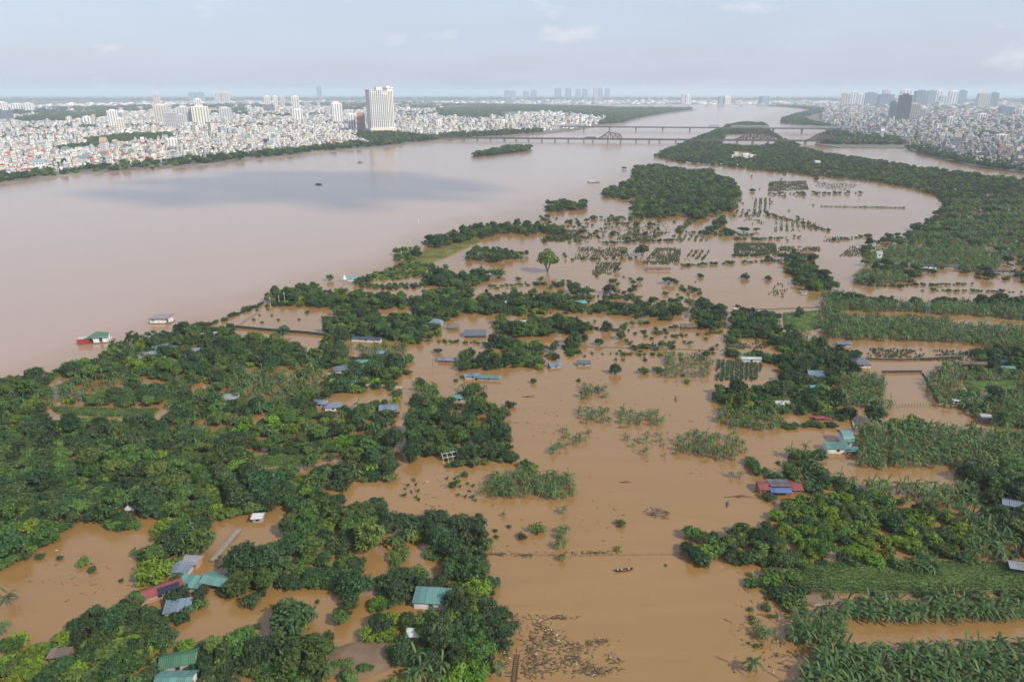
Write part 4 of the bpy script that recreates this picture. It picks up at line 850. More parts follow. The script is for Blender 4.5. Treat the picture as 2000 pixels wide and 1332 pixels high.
def gn_scatter(name, pts, rot, scl, idx, pairs, label, tilt=.06):
    """one 'stuff' object: a point cloud mesh with plants instanced on it"""
    me = bpy.data.meshes.new(name); me.vertices.add(len(pts)); me.vertices.foreach_set('co', np.asarray(pts, np.float32).ravel())
    tl = np.random.default_rng(len(pts)).normal(0, tilt, (len(pts), 2))
    for an, ty, dat in (('rotz', 'FLOAT', rot), ('scl', 'FLOAT', scl), ('tx', 'FLOAT', tl[:, 0]), ('ty', 'FLOAT', tl[:, 1])):
        a = me.attributes.new(an, ty, 'POINT'); a.data.foreach_set('value', np.asarray(dat, np.float32))
    a = me.attributes.new('idx', 'INT', 'POINT'); a.data.foreach_set('value', np.asarray(idx, np.int32))
    o = link(name, me); o['kind'] = 'stuff'; o['label'] = label
    ng = bpy.data.node_groups.new(name + '_planting', 'GeometryNodeTree')
    ng.interface.new_socket('Geometry', in_out='INPUT', socket_type='NodeSocketGeometry'); ng.interface.new_socket('Geometry', in_out='OUTPUT', socket_type='NodeSocketGeometry')
    N, Lk = ng.nodes, ng.links; gi = N.new('NodeGroupInput'); go = N.new('NodeGroupOutput')
    iop = N.new('GeometryNodeInstanceOnPoints'); jn = N.new('GeometryNodeJoinGeometry')
    for objs in reversed(pairs):
        j2 = N.new('GeometryNodeJoinGeometry')
        for ob in objs:
            oi = N.new('GeometryNodeObjectInfo'); oi.transform_space = 'ORIGINAL'; oi.inputs['Object'].default_value = ob; Lk.new(oi.outputs['Geometry'], j2.inputs[0])
        g2i = N.new('GeometryNodeGeometryToInstance'); Lk.new(j2.outputs[0], g2i.inputs[0]); Lk.new(g2i.outputs[0], jn.inputs[0])
    def attr(nm, ty):
        n = N.new('GeometryNodeInputNamedAttribute'); n.data_type = ty; n.inputs['Name'].default_value = nm; return n.outputs['Attribute']
    cx = N.new('ShaderNodeCombineXYZ'); Lk.new(attr('rotz', 'FLOAT'), cx.inputs['Z']); Lk.new(attr('tx', 'FLOAT'), cx.inputs['X']); Lk.new(attr('ty', 'FLOAT'), cx.inputs['Y'])
    Lk.new(gi.outputs[0], iop.inputs['Points']); Lk.new(jn.outputs[0], iop.inputs['Instance']); iop.inputs['Pick Instance'].default_value = True
    Lk.new(attr('idx', 'INT'), iop.inputs['Instance Index']); Lk.new(cx.outputs[0], iop.inputs['Rotation']); Lk.new(attr('scl', 'FLOAT'), iop.inputs['Scale'])
    Lk.new(iop.outputs[0], go.inputs[0])
    md = o.modifiers.new('planting', 'NODES'); md.node_group = ng
    return o
T = all_pl('tree'); kinds = ('dark', 'mid', 'lime')
WHAT = {'dark': 'dark green leafy tree', 'mid': 'olive green leafy tree', 'lime': 'bright lime green tree'}
CATN = {'dark': 'broadleaf_tree', 'mid': 'broadleaf_tree', 'lime': 'fruit_tree'}
src = {}; items = []; NT = 300
lime_n = dark_n = 0; rest = []
for x, y, s, k in T:
    kd = kinds[int(k)]
    if kd == 'lime':
        if lime_n >= 200: rest.append((x, y, s, k)); continue
        lime_n += 1
    else:
        if dark_n >= NT: rest.append((x, y, s, k)); continue
        dark_n += 1
    vi = rnd.randrange(len(TREES[kd])); cm, tm = TREES[kd][vi]
    o = thing(CATN[kd], (x, y, -2.1 * s), rnd.uniform(0, 6.28), scale=(s * rnd.uniform(.92, 1.08), s * rnd.uniform(.92, 1.08), s * rnd.uniform(.88, 1.15)))
    o.rotation_euler = (rnd.gauss(0, .06), rnd.gauss(0, .06), o.rotation_euler.z); c = link('crown', cm, o); t = link('trunk', tm, o); src.setdefault((kd, vi), (c, t)); items.append((o, x, y, WHAT[kd]))
place_labels(items, None, 'tree', 'trees of the flooded gardens')
# trees beyond the nearest few hundred
fx, fy, fs = rnd.uniform(0, 1), 0, 0
far_src = []
for i, (cm, tm) in enumerate(TREES['far']):                       # three of the far trees stand as things of their own
    p = at([1345, 1372, 1400][i], 424); o = thing('broadleaf_tree', (p.x, p.y, -1.8), i, scale=(1.2, 1.2, 1.1))
    far_src.append((link('crown', cm, o), link('trunk', tm, o)))
    tag(o, ['leftmost dark tree at the near edge of the far grove', 'middle dark tree at the near edge of the far grove', 'rightmost tree at the near edge of the far grove'][i], 'tree', 'trees of the flooded gardens')
R = np.array(rest); dist = np.hypot(R[:, 0], R[:, 1])
order = [(kd, vi) for kd in kinds for vi in range(len(TREES[kd]))]; pairs = [src[o] for o in order if o in src]; order = [o for o in order if o in src]
nr = R[dist < 620]; idx = []
for x, y, s, k in nr:
    c = [i for i, o in enumerate(order) if o[0] == kinds[int(k)]]; idx.append(rnd.choice(c))
gn_scatter('garden_woodland', np.c_[nr[:, :2], -2.1 * nr[:, 2]], rng.uniform(0, 6.28, len(nr)), nr[:, 2], idx, pairs, 'dense leafy wood behind the nearest garden trees')
fr_ = R[dist >= 620]
# far woods on both banks and beyond, as surveyed
def far_wood(pts, s, sc, thin=1.0):
    P = poly_w(pts, 1.5); A = jgrid(P, s); A = A[rng.random(len(A)) < thin]
    return np.c_[A, rng.uniform(*sc, len(A)), np.zeros(len(A))]
FW = [fr_,
  far_wood([(-60,372),(0,357),(100,344),(200,334),(300,329),(440,316),(540,305),(640,294),(745,286),(800,279),(860,273),(950,267),(1000,264),(1060,259),(1060,254),(1000,257),(900,262),(800,270),(745,276),(640,285),(540,296),(440,306),(300,319),(200,326),(100,336),(0,345),(-60,362)], 8.5, (.45, 2.1), .42),
  far_wood([(160,275),(230,266),(330,262),(340,270),(240,280),(180,288)], 10, (1, 1.7)), far_wood([(100,290),(180,280),(200,292),(120,300)], 10, (.9, 1.5), .6),
  far_wood([(695,262),(740,258),(800,264),(840,270),(800,276),(740,282),(700,274)], 9, (1.1, 1.9)), far_wood([(0,268),(110,262),(110,272),(0,276)], 12, (1, 1.8), .6),
  far_wood([(440,246),(700,240),(700,244),(440,251)], 20, (1.2, 2.2), .5), far_wood([(0,252),(200,247),(420,243),(420,247),(200,252),(0,258)], 18, (1.2, 2.2), .5), far_wood([(480,226),(640,222),(640,228),(480,231)], 26, (1.6, 2.8), .6), far_wood([(780,222),(860,218),(860,226),(780,230)], 24, (1.6, 2.6), .7), far_wood([(350,266),(460,262),(500,268),(420,274)], 12, (1, 1.8), .5),
  far_wood([(25,236),(110,222),(200,220),(240,226),(150,234),(60,240)], 22, (2.2, 3.2)), far_wood([(170,212),(300,208),(300,216),(190,218)], 30, (2.5, 4), .8),
  far_wood([(415,214),(480,212),(480,226),(415,226)], 24, (2.2, 3.4)), far_wood([(672,206),(715,204),(715,216),(672,218)], 30, (2.5, 4)),
  far_wood([(850,214),(880,207),(1000,207),(1120,213),(1230,221),(1310,220),(1355,214.5),(1330,213.5),(1200,213),(1150,210),(1060,208),(1000,206.5),(880,204),(780,206),(780,212)], 26, (2.4, 3.6)),
  far_wood([(850,214),(1000,207),(1120,213),(1230,221),(1310,220),(1256,229),(1215,240),(1170,244),(1180,232),(1130,222),(1040,218),(960,220),(1000,230),(930,234),(860,228)], 17, (1.8, 2.8), .85),
  far_wood([(1530,234),(1525,240),(1600,247),(1625,250),(1680,262),(1760,268),(1800,272),(1760,284),(1600,282),(1600,270),(1615,257),(1640,252),(1590,240),(1570,232)], 12, (1.2, 2.2), .6),
  far_wood([(1770,290),(1790,297),(1850,312),(1900,323),(2000,336),(2100,350),(2100,335),(2000,318),(1900,305),(1850,296),(1790,284)], 9, (1, 1.8), .75),
  far_wood([(1592,216),(1560,224),(1530,233),(1560,232),(1600,222),(1620,214),(1560,208),(1510,205),(1500,207),(1560,211)], 20, (1.8, 2.8)),
  far_wood([(1760,240),(1860,232),(1900,240),(1830,246)], 16, (1.4, 2.2), .6), far_wood([(1880,262),(2000,258),(2000,268),(1890,270)], 13, (1.2, 2), .5),
  far_wood([(1810,210),(1900,206),(1900,214),(1820,218)], 26, (2, 3), .7),
  far_wood([(-20,200),(1000,196),(1500,198),(2020,202),(2020,199),(1500,196),(1000,194.5),(-20,196)], 110, (5, 9), .5),
  far_wood([(-20,216),(500,206),(700,203),(850,200),(850,204),(700,208),(500,212),(0,228)], 50, (3, 5), .45)]
FW += [far_wood([(-40,350),(440,307),(800,270),(1060,252),(1060,246),(700,250),(250,262),(-40,275)], 21, (.6, 1.5), .8), far_wood([(-40,275),(500,254),(980,246),(1120,240),(960,234),(500,234),(-40,246)], 38, (.9, 1.8), .8), far_wood([(1620,256),(1780,285),(1860,308),(2040,340),(2040,262),(1760,252)], 24, (.9, 1.7), .8), far_wood([(1610,240),(1900,256),(2040,262),(2040,225),(1700,222),(1600,228)], 40, (1.2, 2.2), .8)]
FA = np.concatenate(FW); FA = FA[[inside_view(x, y, 3, 40) for x, y in FA[:, :2]]]
dd = np.hypot(FA[:, 0], FA[:, 1])
gn_scatter('far_woodland', np.c_[FA[:, :2], -2.0 * FA[:, 2] + np.where(dd > 1250, .8, 0)], rng.uniform(0, 6.28, len(FA)), FA[:, 2], rng.integers(0, 3, len(FA)), far_src, 'dark woods on the far island and the river banks')
# bushes
Bu = all_pl('bush'); items = []; bsrc = {}; rest = []
for i, (x, y, s, k) in enumerate(Bu):
    if i >= 300: rest.append((x, y, s, k)); continue
    k = int(k); o = thing('bush', (x, y, 0), rnd.uniform(0, 6.28), scale=(s * rnd.uniform(.85, 1.2), s * rnd.uniform(.85, 1.2), s * rnd.uniform(.8, 1.1)))
    c = link('foliage', BUSH[k][0], o); t = link('stems', BUSH[k][1], o); bsrc.setdefault(k, (c, t)); items.append((o, x, y, ('dark low bush', 'olive low bush', 'olive upright bush', 'lime green bush')[k]))
place_labels(items, None, 'bush', 'bushes in the flooded gardens')
R = np.array(rest); ks = sorted(bsrc)
gn_scatter('shrubs', np.c_[R[:, :2], np.zeros(len(R))], rng.uniform(0, 6.28, len(R)), R[:, 2], [ks.index(int(k)) if int(k) in ks else 0 for k in R[:, 3]], [bsrc[k] for k in ks], 'low shrubs among the trees and in the flooded fields')
# bananas
Ba = all_pl('banana'); items = []; rest = []; nsrc = {}
for i, (x, y, s, k) in enumerate(Ba):
    if i >= 300: rest.append((x, y, s, k)); continue
    k = int(k); o = thing('banana_plant', (x, y, 0), rnd.uniform(0, 6.28), scale=(s, s, s * rnd.uniform(.9, 1.1)))
    o.rotation_euler = (rnd.gauss(0, .13), rnd.gauss(0, .13), o.rotation_euler.z); st = link('stem', BSTEM, o)
    if i < 160:
        for kk, a, z, ls in BSPEC[k]: link('leaf', LEAFMESH[kk], o, (.04, .03, z), a, (ls, ls, ls))
    else:
        c = link('foliage', BFOL[k], o); nsrc.setdefault(k, (c, st))
    items.append((o, x, y, 'green banana plant'))
place_labels(items, None, 'banana plant', 'banana plants of the plantations')
R = np.array(rest); ks = sorted(nsrc)
gn_scatter('banana_plantation', np.c_[R[:, :2], np.zeros(len(R))], rng.uniform(0, 6.28, len(R)), R[:, 2], [int(k) % len(ks) for k in R[:, 3]], [nsrc[k] for k in ks], 'dense banana plantations in blocks behind the nearest rows', .14)
# crops standing in the water, grass: blades joined into one mesh each
def tufts(P, n, h, w, spread, rs):
    k = len(P); A = np.repeat(P, n, 0); a = rs.uniform(0, 6.28, len(A)); hh = h * rs.uniform(.6, 1.2, len(A)); sp = spread * rs.uniform(.3, 1, len(A))
    base = np.c_[A, np.full(len(A), -.1)] if A.shape[1] == 2 else A.copy()
    d = np.stack([np.cos(a), np.sin(a), 0 * a], 1); sd = np.stack([-np.sin(a), np.cos(a), 0 * a], 1) * (w / 2)
    mid = base + d * (sp * .5)[:, None]; mid[:, 2] += hh * .8; tip = base + d * sp[:, None]; tip[:, 2] += hh * .85
    V = np.stack([base - sd * .5, base + sd * .5, mid + sd, mid - sd, tip], 1).reshape(-1, 3); b = np.arange(len(A))[:, None] * 5
    Q = np.concatenate([b + np.array([[0, 1, 2, 3]]), b + np.array([[3, 2, 4, 4]])]); t = rs.uniform(0, 1, len(A))
    return V, Q, np.concatenate([t, t])
CROPS = [([(1380,411),(1384,384),(1435,382),(1432,408)],3,1,0),([(1200,468),(1228,452),(1310,452),(1270,470)],2.6,1,0),([(1120,506),(1130,482),(1225,482),(1228,500)],2.2,.55,0),([(1155,536),(1165,512),(1215,512),(1200,535)],2,.7,0),
         ([(1255,515),(1280,484),(1330,484),(1326,516)],2,.7,0),([(1335,508),(1350,488),(1392,488),(1372,508)],2,1,1),([(1500,374),(1503,354),(1574,353),(1580,370)],2.6,1,0),([(1465,416),(1470,386),(1506,386),(1502,414)],2.6,1,1),
         ([(1425,424),(1435,408),(1495,410),(1490,424)],2.8,.8,1),([(1510,452),(1512,424),(1560,424),(1600,438),(1600,450)],2.4,.55,1),([(1434,500),(1434,474),(1515,474),(1518,492),(1480,500)],1.8,1,0),([(1518,492),(1522,480),(1600,482),(1605,490)],2,.7,0),
         ([(1395,742),(1400,702),(1488,708),(1480,742)],1.0,.9,1),([(1310,470),(1320,455),(1400,462),(1375,472)],2.4,.7,1),([(1170,452),(1180,430),(1300,430),(1310,452)],4,.35,0),([(1060,470),(1075,448),(1150,450),(1100,472)],2,.9,0),
         ([(1690,700),(1700,678),(1910,686),(1890,704)],1.6,.45,0),([(1590,365),(1600,355),(1680,360),(1650,372)],3.4,.4,0),([(1450,430),(1460,425),(1500,432),(1490,438)],3,.4,0),([(1425,680),(1440,655),(1530,655),(1540,680)],1.5,.35,0),
         ([(1640,500),(1660,480),(1700,482),(1690,500)],2.2,.5,0),([(1500,575),(1520,550),(1540,560),(1530,580)],2.4,.4,0),([(770,965),(800,935),(850,930),(820,975)],1.6,.2,0),([(840,960),(870,930),(940,930),(930,985)],1.8,.12,0),([(1600,470),(1610,462),(1680,462),(1650,475)],3,.5,0)]
rs = np.random.default_rng(5); CP_ = []
for pts, s, thin, rows in CROPS:
    P = poly_w(pts, .4); A = jgrid(P, s * .7)
    if rows: e = (P[1] - P[0]); e /= np.linalg.norm(e); nn = np.array([-e[1], e[0]]); ph = (A @ nn) / (s * 1.9); A = A[(ph - np.floor(ph)) < .5]
    CP_.append(A[rs.random(len(A)) < thin * (.45 + .75 * (np.sin(A[:, 0] * .21) * np.sin(A[:, 1] * .17) > -.3))] + 0)
V, Q, tt = tufts(np.concatenate(CP_), 8, .85, .5, 1.0, rs)
o = link('crops', mesh_np('crops', V, Q, M['leaf_crop'], tt)); tag(o, 'half drowned vegetable and maize rows in the flooded fields', None, None, 'stuff')
GP = []
for nm, pts, m in MEADOWS[:-1]:
    if m in (M['grass'], M['grass_dry']):
        P = poly_w(pts); c = P.mean(0); A = jgrid(c + (P - c) * .98, .8 if np.hypot(*c) < 300 else 2.0); GP.append(np.c_[A, np.full(len(A), .25)])
V, Q, tt = tufts(np.concatenate(GP), 8, .7, .2, .7, rs)
o = link('grass', mesh_np('grass', V, Q, M['leaf_grass'], tt)); tag(o, 'tall rough grass on the dry meadows', None, None, 'stuff')
print('PLANTS', len(T), len(FA), len(Bu), len(Ba), len(np.concatenate(GP)))
M['wall_mudgrey'] = mat('muddy_concrete', (.17, .145, .115), .9, .2, noise=.4, nscale=.7)
# ------------------------------------------------------------------ floating houses, boats, people
p = at(192, 668); o = thing('houseboat', (p.x, p.y, 0), math.radians(14), 'floating house with green roof and red container on the river', 'houseboat'); ps = 1 / px_size(p.x, p.y)
W = 66 * ps
MB().box(-W*.5, W*.42, -2.6, 2.6, -.4, .35).build('raft', M['wall_wood'], o)
MB().box(-W*.08, W*.3, -2.0, 2.0, .352, 3.0).build('wall', M['wall_white'], o); MB().box(W*.08, W*.16, -2.04, -2.003, .5, 2.6).build('doorway', M['wall_dark'], o)
MB().add([(-W*.3,-2.6,2.9),(W*.34,-2.6,2.9),(W*.28,2.8,3.6),(-W*.05,2.8,4.3),(-W*.3,-2.6,2.8),(W*.34,-2.6,2.8),(W*.28,2.8,3.5),(-W*.05,2.8,4.2)], [(0,1,2,3),(7,6,5,4),(0,4,5,1),(1,5,6,2),(2,6,7,3),(3,7,4,0)]).build('roof', M['roof_green'], o)
c = MB().box(-W*.5, -W*.18, -2.3, 1.2, .352, 2.7).build('container', M['wall_redpaint'], o); MB().box(-W*.5+.1, -W*.18-.1, -2.2, 1.1, 2.702, 2.8).build('lid', M['roof_white'], c)
for i in range(3): MB().box(W*(.31+.05*i), W*(.31+.05*i)+.15, -2.2, -2.0, .352, 3.0).build('post', M['white_metal'], o)
MB().box(W*.3, W*.44, -2.1, 1.5, .352, .5).build('deck', M['post'], o)
p = at(316, 630); o = thing('houseboat', (p.x, p.y, 0), math.radians(4), 'white floating house with red-edged grey roof on the river', 'houseboat'); ps = 1 / px_size(p.x, p.y); W = 44 * ps
MB().box(-W*.45, W*.5, -2.4, 2.4, -.4, .3).build('raft', M['wall_wood'], o); MB().box(-W*.42, W*.2, -2.0, 2.0, .302, 2.7).build('wall', M['wall_white'], o)
MB().box(-W*.3, -W*.24, -2.04, -2.003, 1.5, 2.2).build('window', M['glass'], o)
MB().add([(-W*.5,-2.5,2.75),(W*.3,-2.5,2.75),(W*.52,2.4,4.0),(-W*.2,2.4,3.9),(-W*.5,-2.5,2.6),(W*.3,-2.5,2.6),(W*.52,2.4,3.85),(-W*.2,2.4,3.75)], [(0,1,2,3),(7,6,5,4)]).build('roof', M['roof_grey'], o)
MB().bar((-W*.5,-2.52,2.68), (W*.3,-2.52,2.68), .12, .26).build('fascia', M['wall_redpaint'], o); MB().bar((W*.3,-2.52,2.68), (W*.53,2.4,3.93), .12, .26).build('fascia', M['wall_redpaint'], o)
MB().bar((W*.24,-2.2,.35), (W*.5,-3.0,.1), .9, .12).build('gangway', M['concrete'], o); MB().box(W*.3, W*.46, -.2, 1.6, .302, 1.9).build('cabin', M['wall_white'], o)
def hull(name, L, B, H, m, parent, rise=.35):
    b = MB(); n = 10; rings = []
    for i in range(n + 1):
        t = i / n * 2 - 1; w = B / 2 * (1 - abs(t) ** 2.6) + .03; zr = rise * abs(t) ** 2.5
        rings.append([(t * L / 2, -w, H + zr), (t * L / 2, -w * .62, zr * .7 - .08), (t * L / 2, w * .62, zr * .7 - .08), (t * L / 2, w, H + zr), (t * L / 2, w * .86, H + zr), (t * L / 2, w * .5, zr * .7 + .02), (t * L / 2, -w * .5, zr * .7 + .02), (t * L / 2, -w * .86, H + zr)])
    vs = [v for r in rings for v in r]; fs = []
    for i in range(n):
        for k in range(8): fs.append((i*8+k, i*8+(k+1) % 8, (i+1)*8+(k+1) % 8, (i+1)*8+k))
    fs += [tuple(range(8)), tuple(range(n*8+7, n*8-1, -1))]
    return b.add(vs, fs).build(name, m, parent)
M['boat'] = mat('tarred_boat_timber', (.075, .03, .028), .6, .4, noise=.3, nscale=2); M['shirt'] = mat('pale_shirt', (.72, .62, .60), .9, .1); M['shirt2'] = mat('white_shirt', (.78, .77, .75), .9, .1)
M['skin'] = mat('skin', (.36, .20, .13), .6, .3); M['trouser'] = mat('dark_trousers', (.03, .03, .04), .9, .1); M['hair'] = mat('black_hair', (.012, .01, .01), .5, .3)
def person(loc, rz, shirt, label, lean=0.0, reach=.0):
    """seated figure: hips on the thwart, knees bent, hands on the knees or the paddle"""
    J = {'hip': (0, 0, .08), 'belly': (0, .02 + lean*.3, .26), 'chest': (0, .04 + lean, .47), 'neck': (0, .05 + lean*1.2, .60), 'headb': (0, .06 + lean*1.3, .67), 'head': (0, .075 + lean*1.35, .76), 'headt': (0, .07 + lean*1.35, .85)}
    R_ = {'hip': .15, 'belly': .135, 'chest': .15, 'neck': .055, 'headb': .07, 'head': .095, 'headt': .06}
    E = [('hip', 'belly'), ('belly', 'chest'), ('chest', 'neck'), ('neck', 'headb'), ('headb', 'head'), ('head', 'headt')]
    for s, n in ((-1, 'l'), (1, 'r')):
        J.update({'sh'+n: (s*.19, .03 + lean, .53), 'el'+n: (s*.25, .16 + lean, .32), 'wr'+n: (s*.17, .36 + lean + reach, .24), 'th'+n: (s*.10, .05, .06), 'kn'+n: (s*.15, .42, .16), 'an'+n: (s*.14, .44, -.22), 'to'+n: (s*.15, .60, -.26)})
        R_.update({'sh'+n: .065, 'el'+n: .045, 'wr'+n: .034, 'th'+n: .085, 'kn'+n: .06, 'an'+n: .04, 'to'+n: .035})
        E += [('chest', 'sh'+n), ('sh'+n, 'el'+n), ('el'+n, 'wr'+n), ('hip', 'th'+n), ('th'+n, 'kn'+n), ('kn'+n, 'an'+n), ('an'+n, 'to'+n)]
        w = Vector(J['wr'+n])
        for k in range(5):                                        # palm edge to five unequal bent fingers
            f0, f1 = f'f{n}{k}a', f'f{n}{k}b'; off = (k - 2) * .018
            J[f0] = tuple(w + Vector((off - s*.01, .07 if k else .03, -.01))); J[f1] = tuple(w + Vector((off - s*(.02 if k else .05), (.13, .15, .16, .15, .13)[k] if k else .07, -.05)))
            R_[f0] = .011; R_[f1] = .008; E += [('wr'+n, f0), (f0, f1)]
    names = list(J); me = bpy.data.meshes.new('body'); me.from_pydata([J[n] for n in names], [(names.index(a), names.index(b)) for a, b in E], [])
    ob = bpy.data.objects.new('person', me); COL.objects.link(ob); md = ob.modifiers.new('skin', 'SKIN'); sd = me.skin_vertices[0].data
    for i, n in enumerate(names): sd[i].radius = (R_[n], R_[n])
    sd[0].use_root = True; ob.modifiers.new('sub', 'SUBSURF').levels = 1
    dg = bpy.context.evaluated_depsgraph_get(); nm = bpy.data.meshes.new_from_object(ob.evaluated_get(dg)); ob.modifiers.clear(); ob.data = nm; nm.materials.clear()
    for m in (shirt, M['skin'], M['trouser']): nm.materials.append(m)
    for pl in nm.polygons:
        c = pl.center; pl.use_smooth = True
        pl.material_index = 1 if (c.z > .59 or (c.y > .27 + lean and c.z > .19 and abs(c.x) > .1)) else (2 if c.z < .12 or c.y > .2 and c.z < .24 else 0)
    b = MB(); hc = Vector(J['head'])                              # face: nose, eyes, mouth, ears, as one small child set
    ob.location = loc; ob.rotation_euler = (0, 0, rz); tag(ob, label, 'person', 'people in the rowing boat')
    hr = MB(); n = 10
    for i in range(4):
        a0, a1 = i * math.pi / 8, (i + 1) * math.pi / 8
        for k in range(n):
            t0, t1 = 2*math.pi*k/n, 2*math.pi*(k+1)/n; q = lambda a, t: hc + Vector((math.sin(a)*math.cos(t)*.105, math.sin(a)*math.sin(t)*.105 - .02, math.cos(a)*.115 + .015))
            hr.add([q(a0,t0), q(a1,t0), q(a1,t1), q(a0,t1)], [(0,1,2,3)])
    hr.build('hair', M['hair'], ob)
    b.add([hc + Vector((0,.12,-.02)), hc + Vector((-.018,.085,-.03)), hc + Vector((.018,.085,-.03)), hc + Vector((0,.088,.025))], [(0,1,2),(0,3,1),(0,2,3),(1,3,2)])
    b.build('nose', M['skin'], ob)
    for s in (-1, 1): MB().box(hc.x + s*.035 - .012, hc.x + s*.035 + .012, hc.y + .085, hc.y + .096, hc.z + .01, hc.z + .022).build('eye', M['hair'], ob); MB().box(hc.x + s*.098 - .01, hc.x + s*.098 + .01, hc.y - .015, hc.y + .015, hc.z - .03, hc.z + .03).build('ear', M['skin'], ob)
    MB().box(hc.x - .025, hc.x + .025, hc.y + .082, hc.y + .092, hc.z - .052, hc.z - .043).build('mouth', M['wall_brick'], ob)
    return ob
p = at(1218, 1114); rz = math.radians(9); o = thing('rowing_boat', (p.x, p.y, -.05), rz, 'narrow dark rowing boat carrying three people across the flood', 'boat')
hull('hull', 4.6, .95, .34, M['boat'], o)
for x in (-1.7, -.75, .2, 1.35): MB().box(x - .12, x + .12, -.34, .34, .2, .235).build('thwart', M['boat'], o)
MB().box(-.35, .9, -.2, .2, .03, .16).build('cargo', M['wall_brick'], o)
cr, sr = math.cos(rz), math.sin(rz)
for x, face, sh, lb in ((-1.7, -90, 'shirt', 'person in pale clothes sitting at the left end of the boat'), (-.75, -90, 'shirt', 'person in pale clothes sitting second from the left in the boat'), (1.35, 90, 'shirt2', 'person in white sitting alone at the right end of the boat')):
    person((p.x + x * cr, p.y + x * sr, .22), rz + math.radians(face), M[sh], lb, .03)
pd = thing('paddle', (p.x - 1.45 * cr + .1, p.y - 1.45 * sr - .5, 0), rz, 'thin paddle held over the left end of the boat', 'paddle'); MB().tube((.1,.25,.62), (-.1,-.35,-.05), .025).build('shaft', M['post'], pd); MB().bar((-.1,-.35,-.05), (-.17,-.56,-.28), .16, .03).build('blade', M['post'], pd)
p = at(1160, 357); o = thing('river_barge', (p.x, p.y, 0), math.radians(-4), 'small pale cabin barge out on the river', 'barge'); hull('hull', 17, 3.4, .9, M['wall_grey'], o, .6)
MB().box(-6, 1, -1.2, 1.2, .5, 3.0).build('cabin', M['wall_white'], o); MB().box(-6.4, 1.4, -1.5, 1.5, 3.002, 3.15).build('cabin_roof', M['roof_white'], o); MB().tube((4,0,.5), (4,0,4.2), .08).build('mast', M['post'], o)
for i, (x, y, lb) in enumerate(((703,318,'small dark boat drifting below the left bank'),(622,361,'tiny dark boat in the dark river patch'))):
    p = at(x, y); o = thing('river_boat', (p.x, p.y, 0), .1, lb, 'boat', 'small boats on the river'); hull('hull', 9, 1.8, .8, M['boat'], o, .5); MB().box(-2, 1.5, -.7, .7, .5, 1.6).build('canopy', M['wall_dark'], o)
p = at(673, 550); o = thing('parasol', (p.x, p.y, 0), 0, 'white cone parasol at the river edge beside the boathouse', 'parasol'); MB().tube((0,0,-1), (0,0,3.4), .06).build('pole', M['white_metal'], o); MB().tube((0,0,1.5), (0,0,4.6), 1.5, .03, 10).build('canopy', M['roof_white'], o)
# ------------------------------------------------------------------ driftwood, debris, fences, poles
M['drift'] = mat('driftwood', (.075, .05, .034), .9, .15, noise=.4, nscale=1.5); M['straw'] = mat('bleached_reed', (.27, .20, .12), .9, .15, noise=.4, nscale=1.5)
p = at(1283, 1003); o = thing('log_pile', (p.x, p.y, 0), math.radians(-8), 'brown raft of tangled logs floating in the open water', 'log pile')
for i in range(90):
    L = rnd.uniform(1.2, 3.4); a = rnd.gauss(-.15, .35); r_ = rnd.uniform(0, 1) ** .5; t_ = rnd.uniform(0, 6.28); x, y = r_ * 2.5 * math.cos(t_), r_ * 2.0 * math.sin(t_); z = rnd.uniform(.0, .35)
    MB().tube((x - L/2*math.cos(a), y - L/2*math.sin(a), z), (x + L/2*math.cos(a), y + L/2*math.sin(a), z + rnd.uniform(-.1, .15)), rnd.uniform(.07, .14), rnd.uniform(.05, .09), 6).build('log', M['drift' if i % 2 else 'straw'], o)
def branchy(px, py, wpx, deg, label, n=12, mt='drift', name='driftwood'):
    p = at(px, py); L = wpx / px_size(p.x, p.y); o = thing(name, (p.x, p.y, 0), math.radians(deg), label, 'driftwood', 'driftwood on the flood'); b = MB(); b.tube((-L/2, 0, .0), (L*.1, .15, .22), .12, .09); b.tube((L*.1, .15, .22), (L/2, -.2, .05), .09, .03); b.build('stem', M[mt], o)
    for i in range(n):
        x = rnd.uniform(-.4, .45) * L; l = rnd.uniform(.12, .3) * L; a = rnd.choice((-1, 1)) * rnd.uniform(.3, 1.1); MB().tube((x, 0, .1), (x + l*math.cos(a), l*math.sin(a), rnd.uniform(.0, .5)), .05, .015, 5).build('branch', M[mt], o)
for a in ((1440,970,52,4,'fallen bare tree lying in the flood near the red house'),(1420,985,26,70,'short bare branch beside the fallen tree'),(1028,1084,26,8,'grey snag at the left end of the sunken path'),(1160,1080,44,6,'long branch raft in the middle of the sunken path'),(965,1084,40,-4,'branch heap beside the left trees on the sunken path'),
          (1088,1208,36,-4,'bleached plank heap at the top of the debris field'),(1320,780,30,80,'leafless snag standing beyond the drowned bananas'),(1030,775,24,5,'thin twig raft left of the drowned bananas'),(1220,942,22,2,'thin twig raft right of the banana islet'),(1215,835,26,0,'small twig raft in the drowned banana rows')): branchy(*a)
rs = np.random.default_rng(12); pts = []
def strew(cx, cy, sx, sy, n, slope=0):
    for _ in range(n):
        x = rs.normal() * sx; pts.append(at(cx + x, cy + slope * x + rs.normal() * sy))
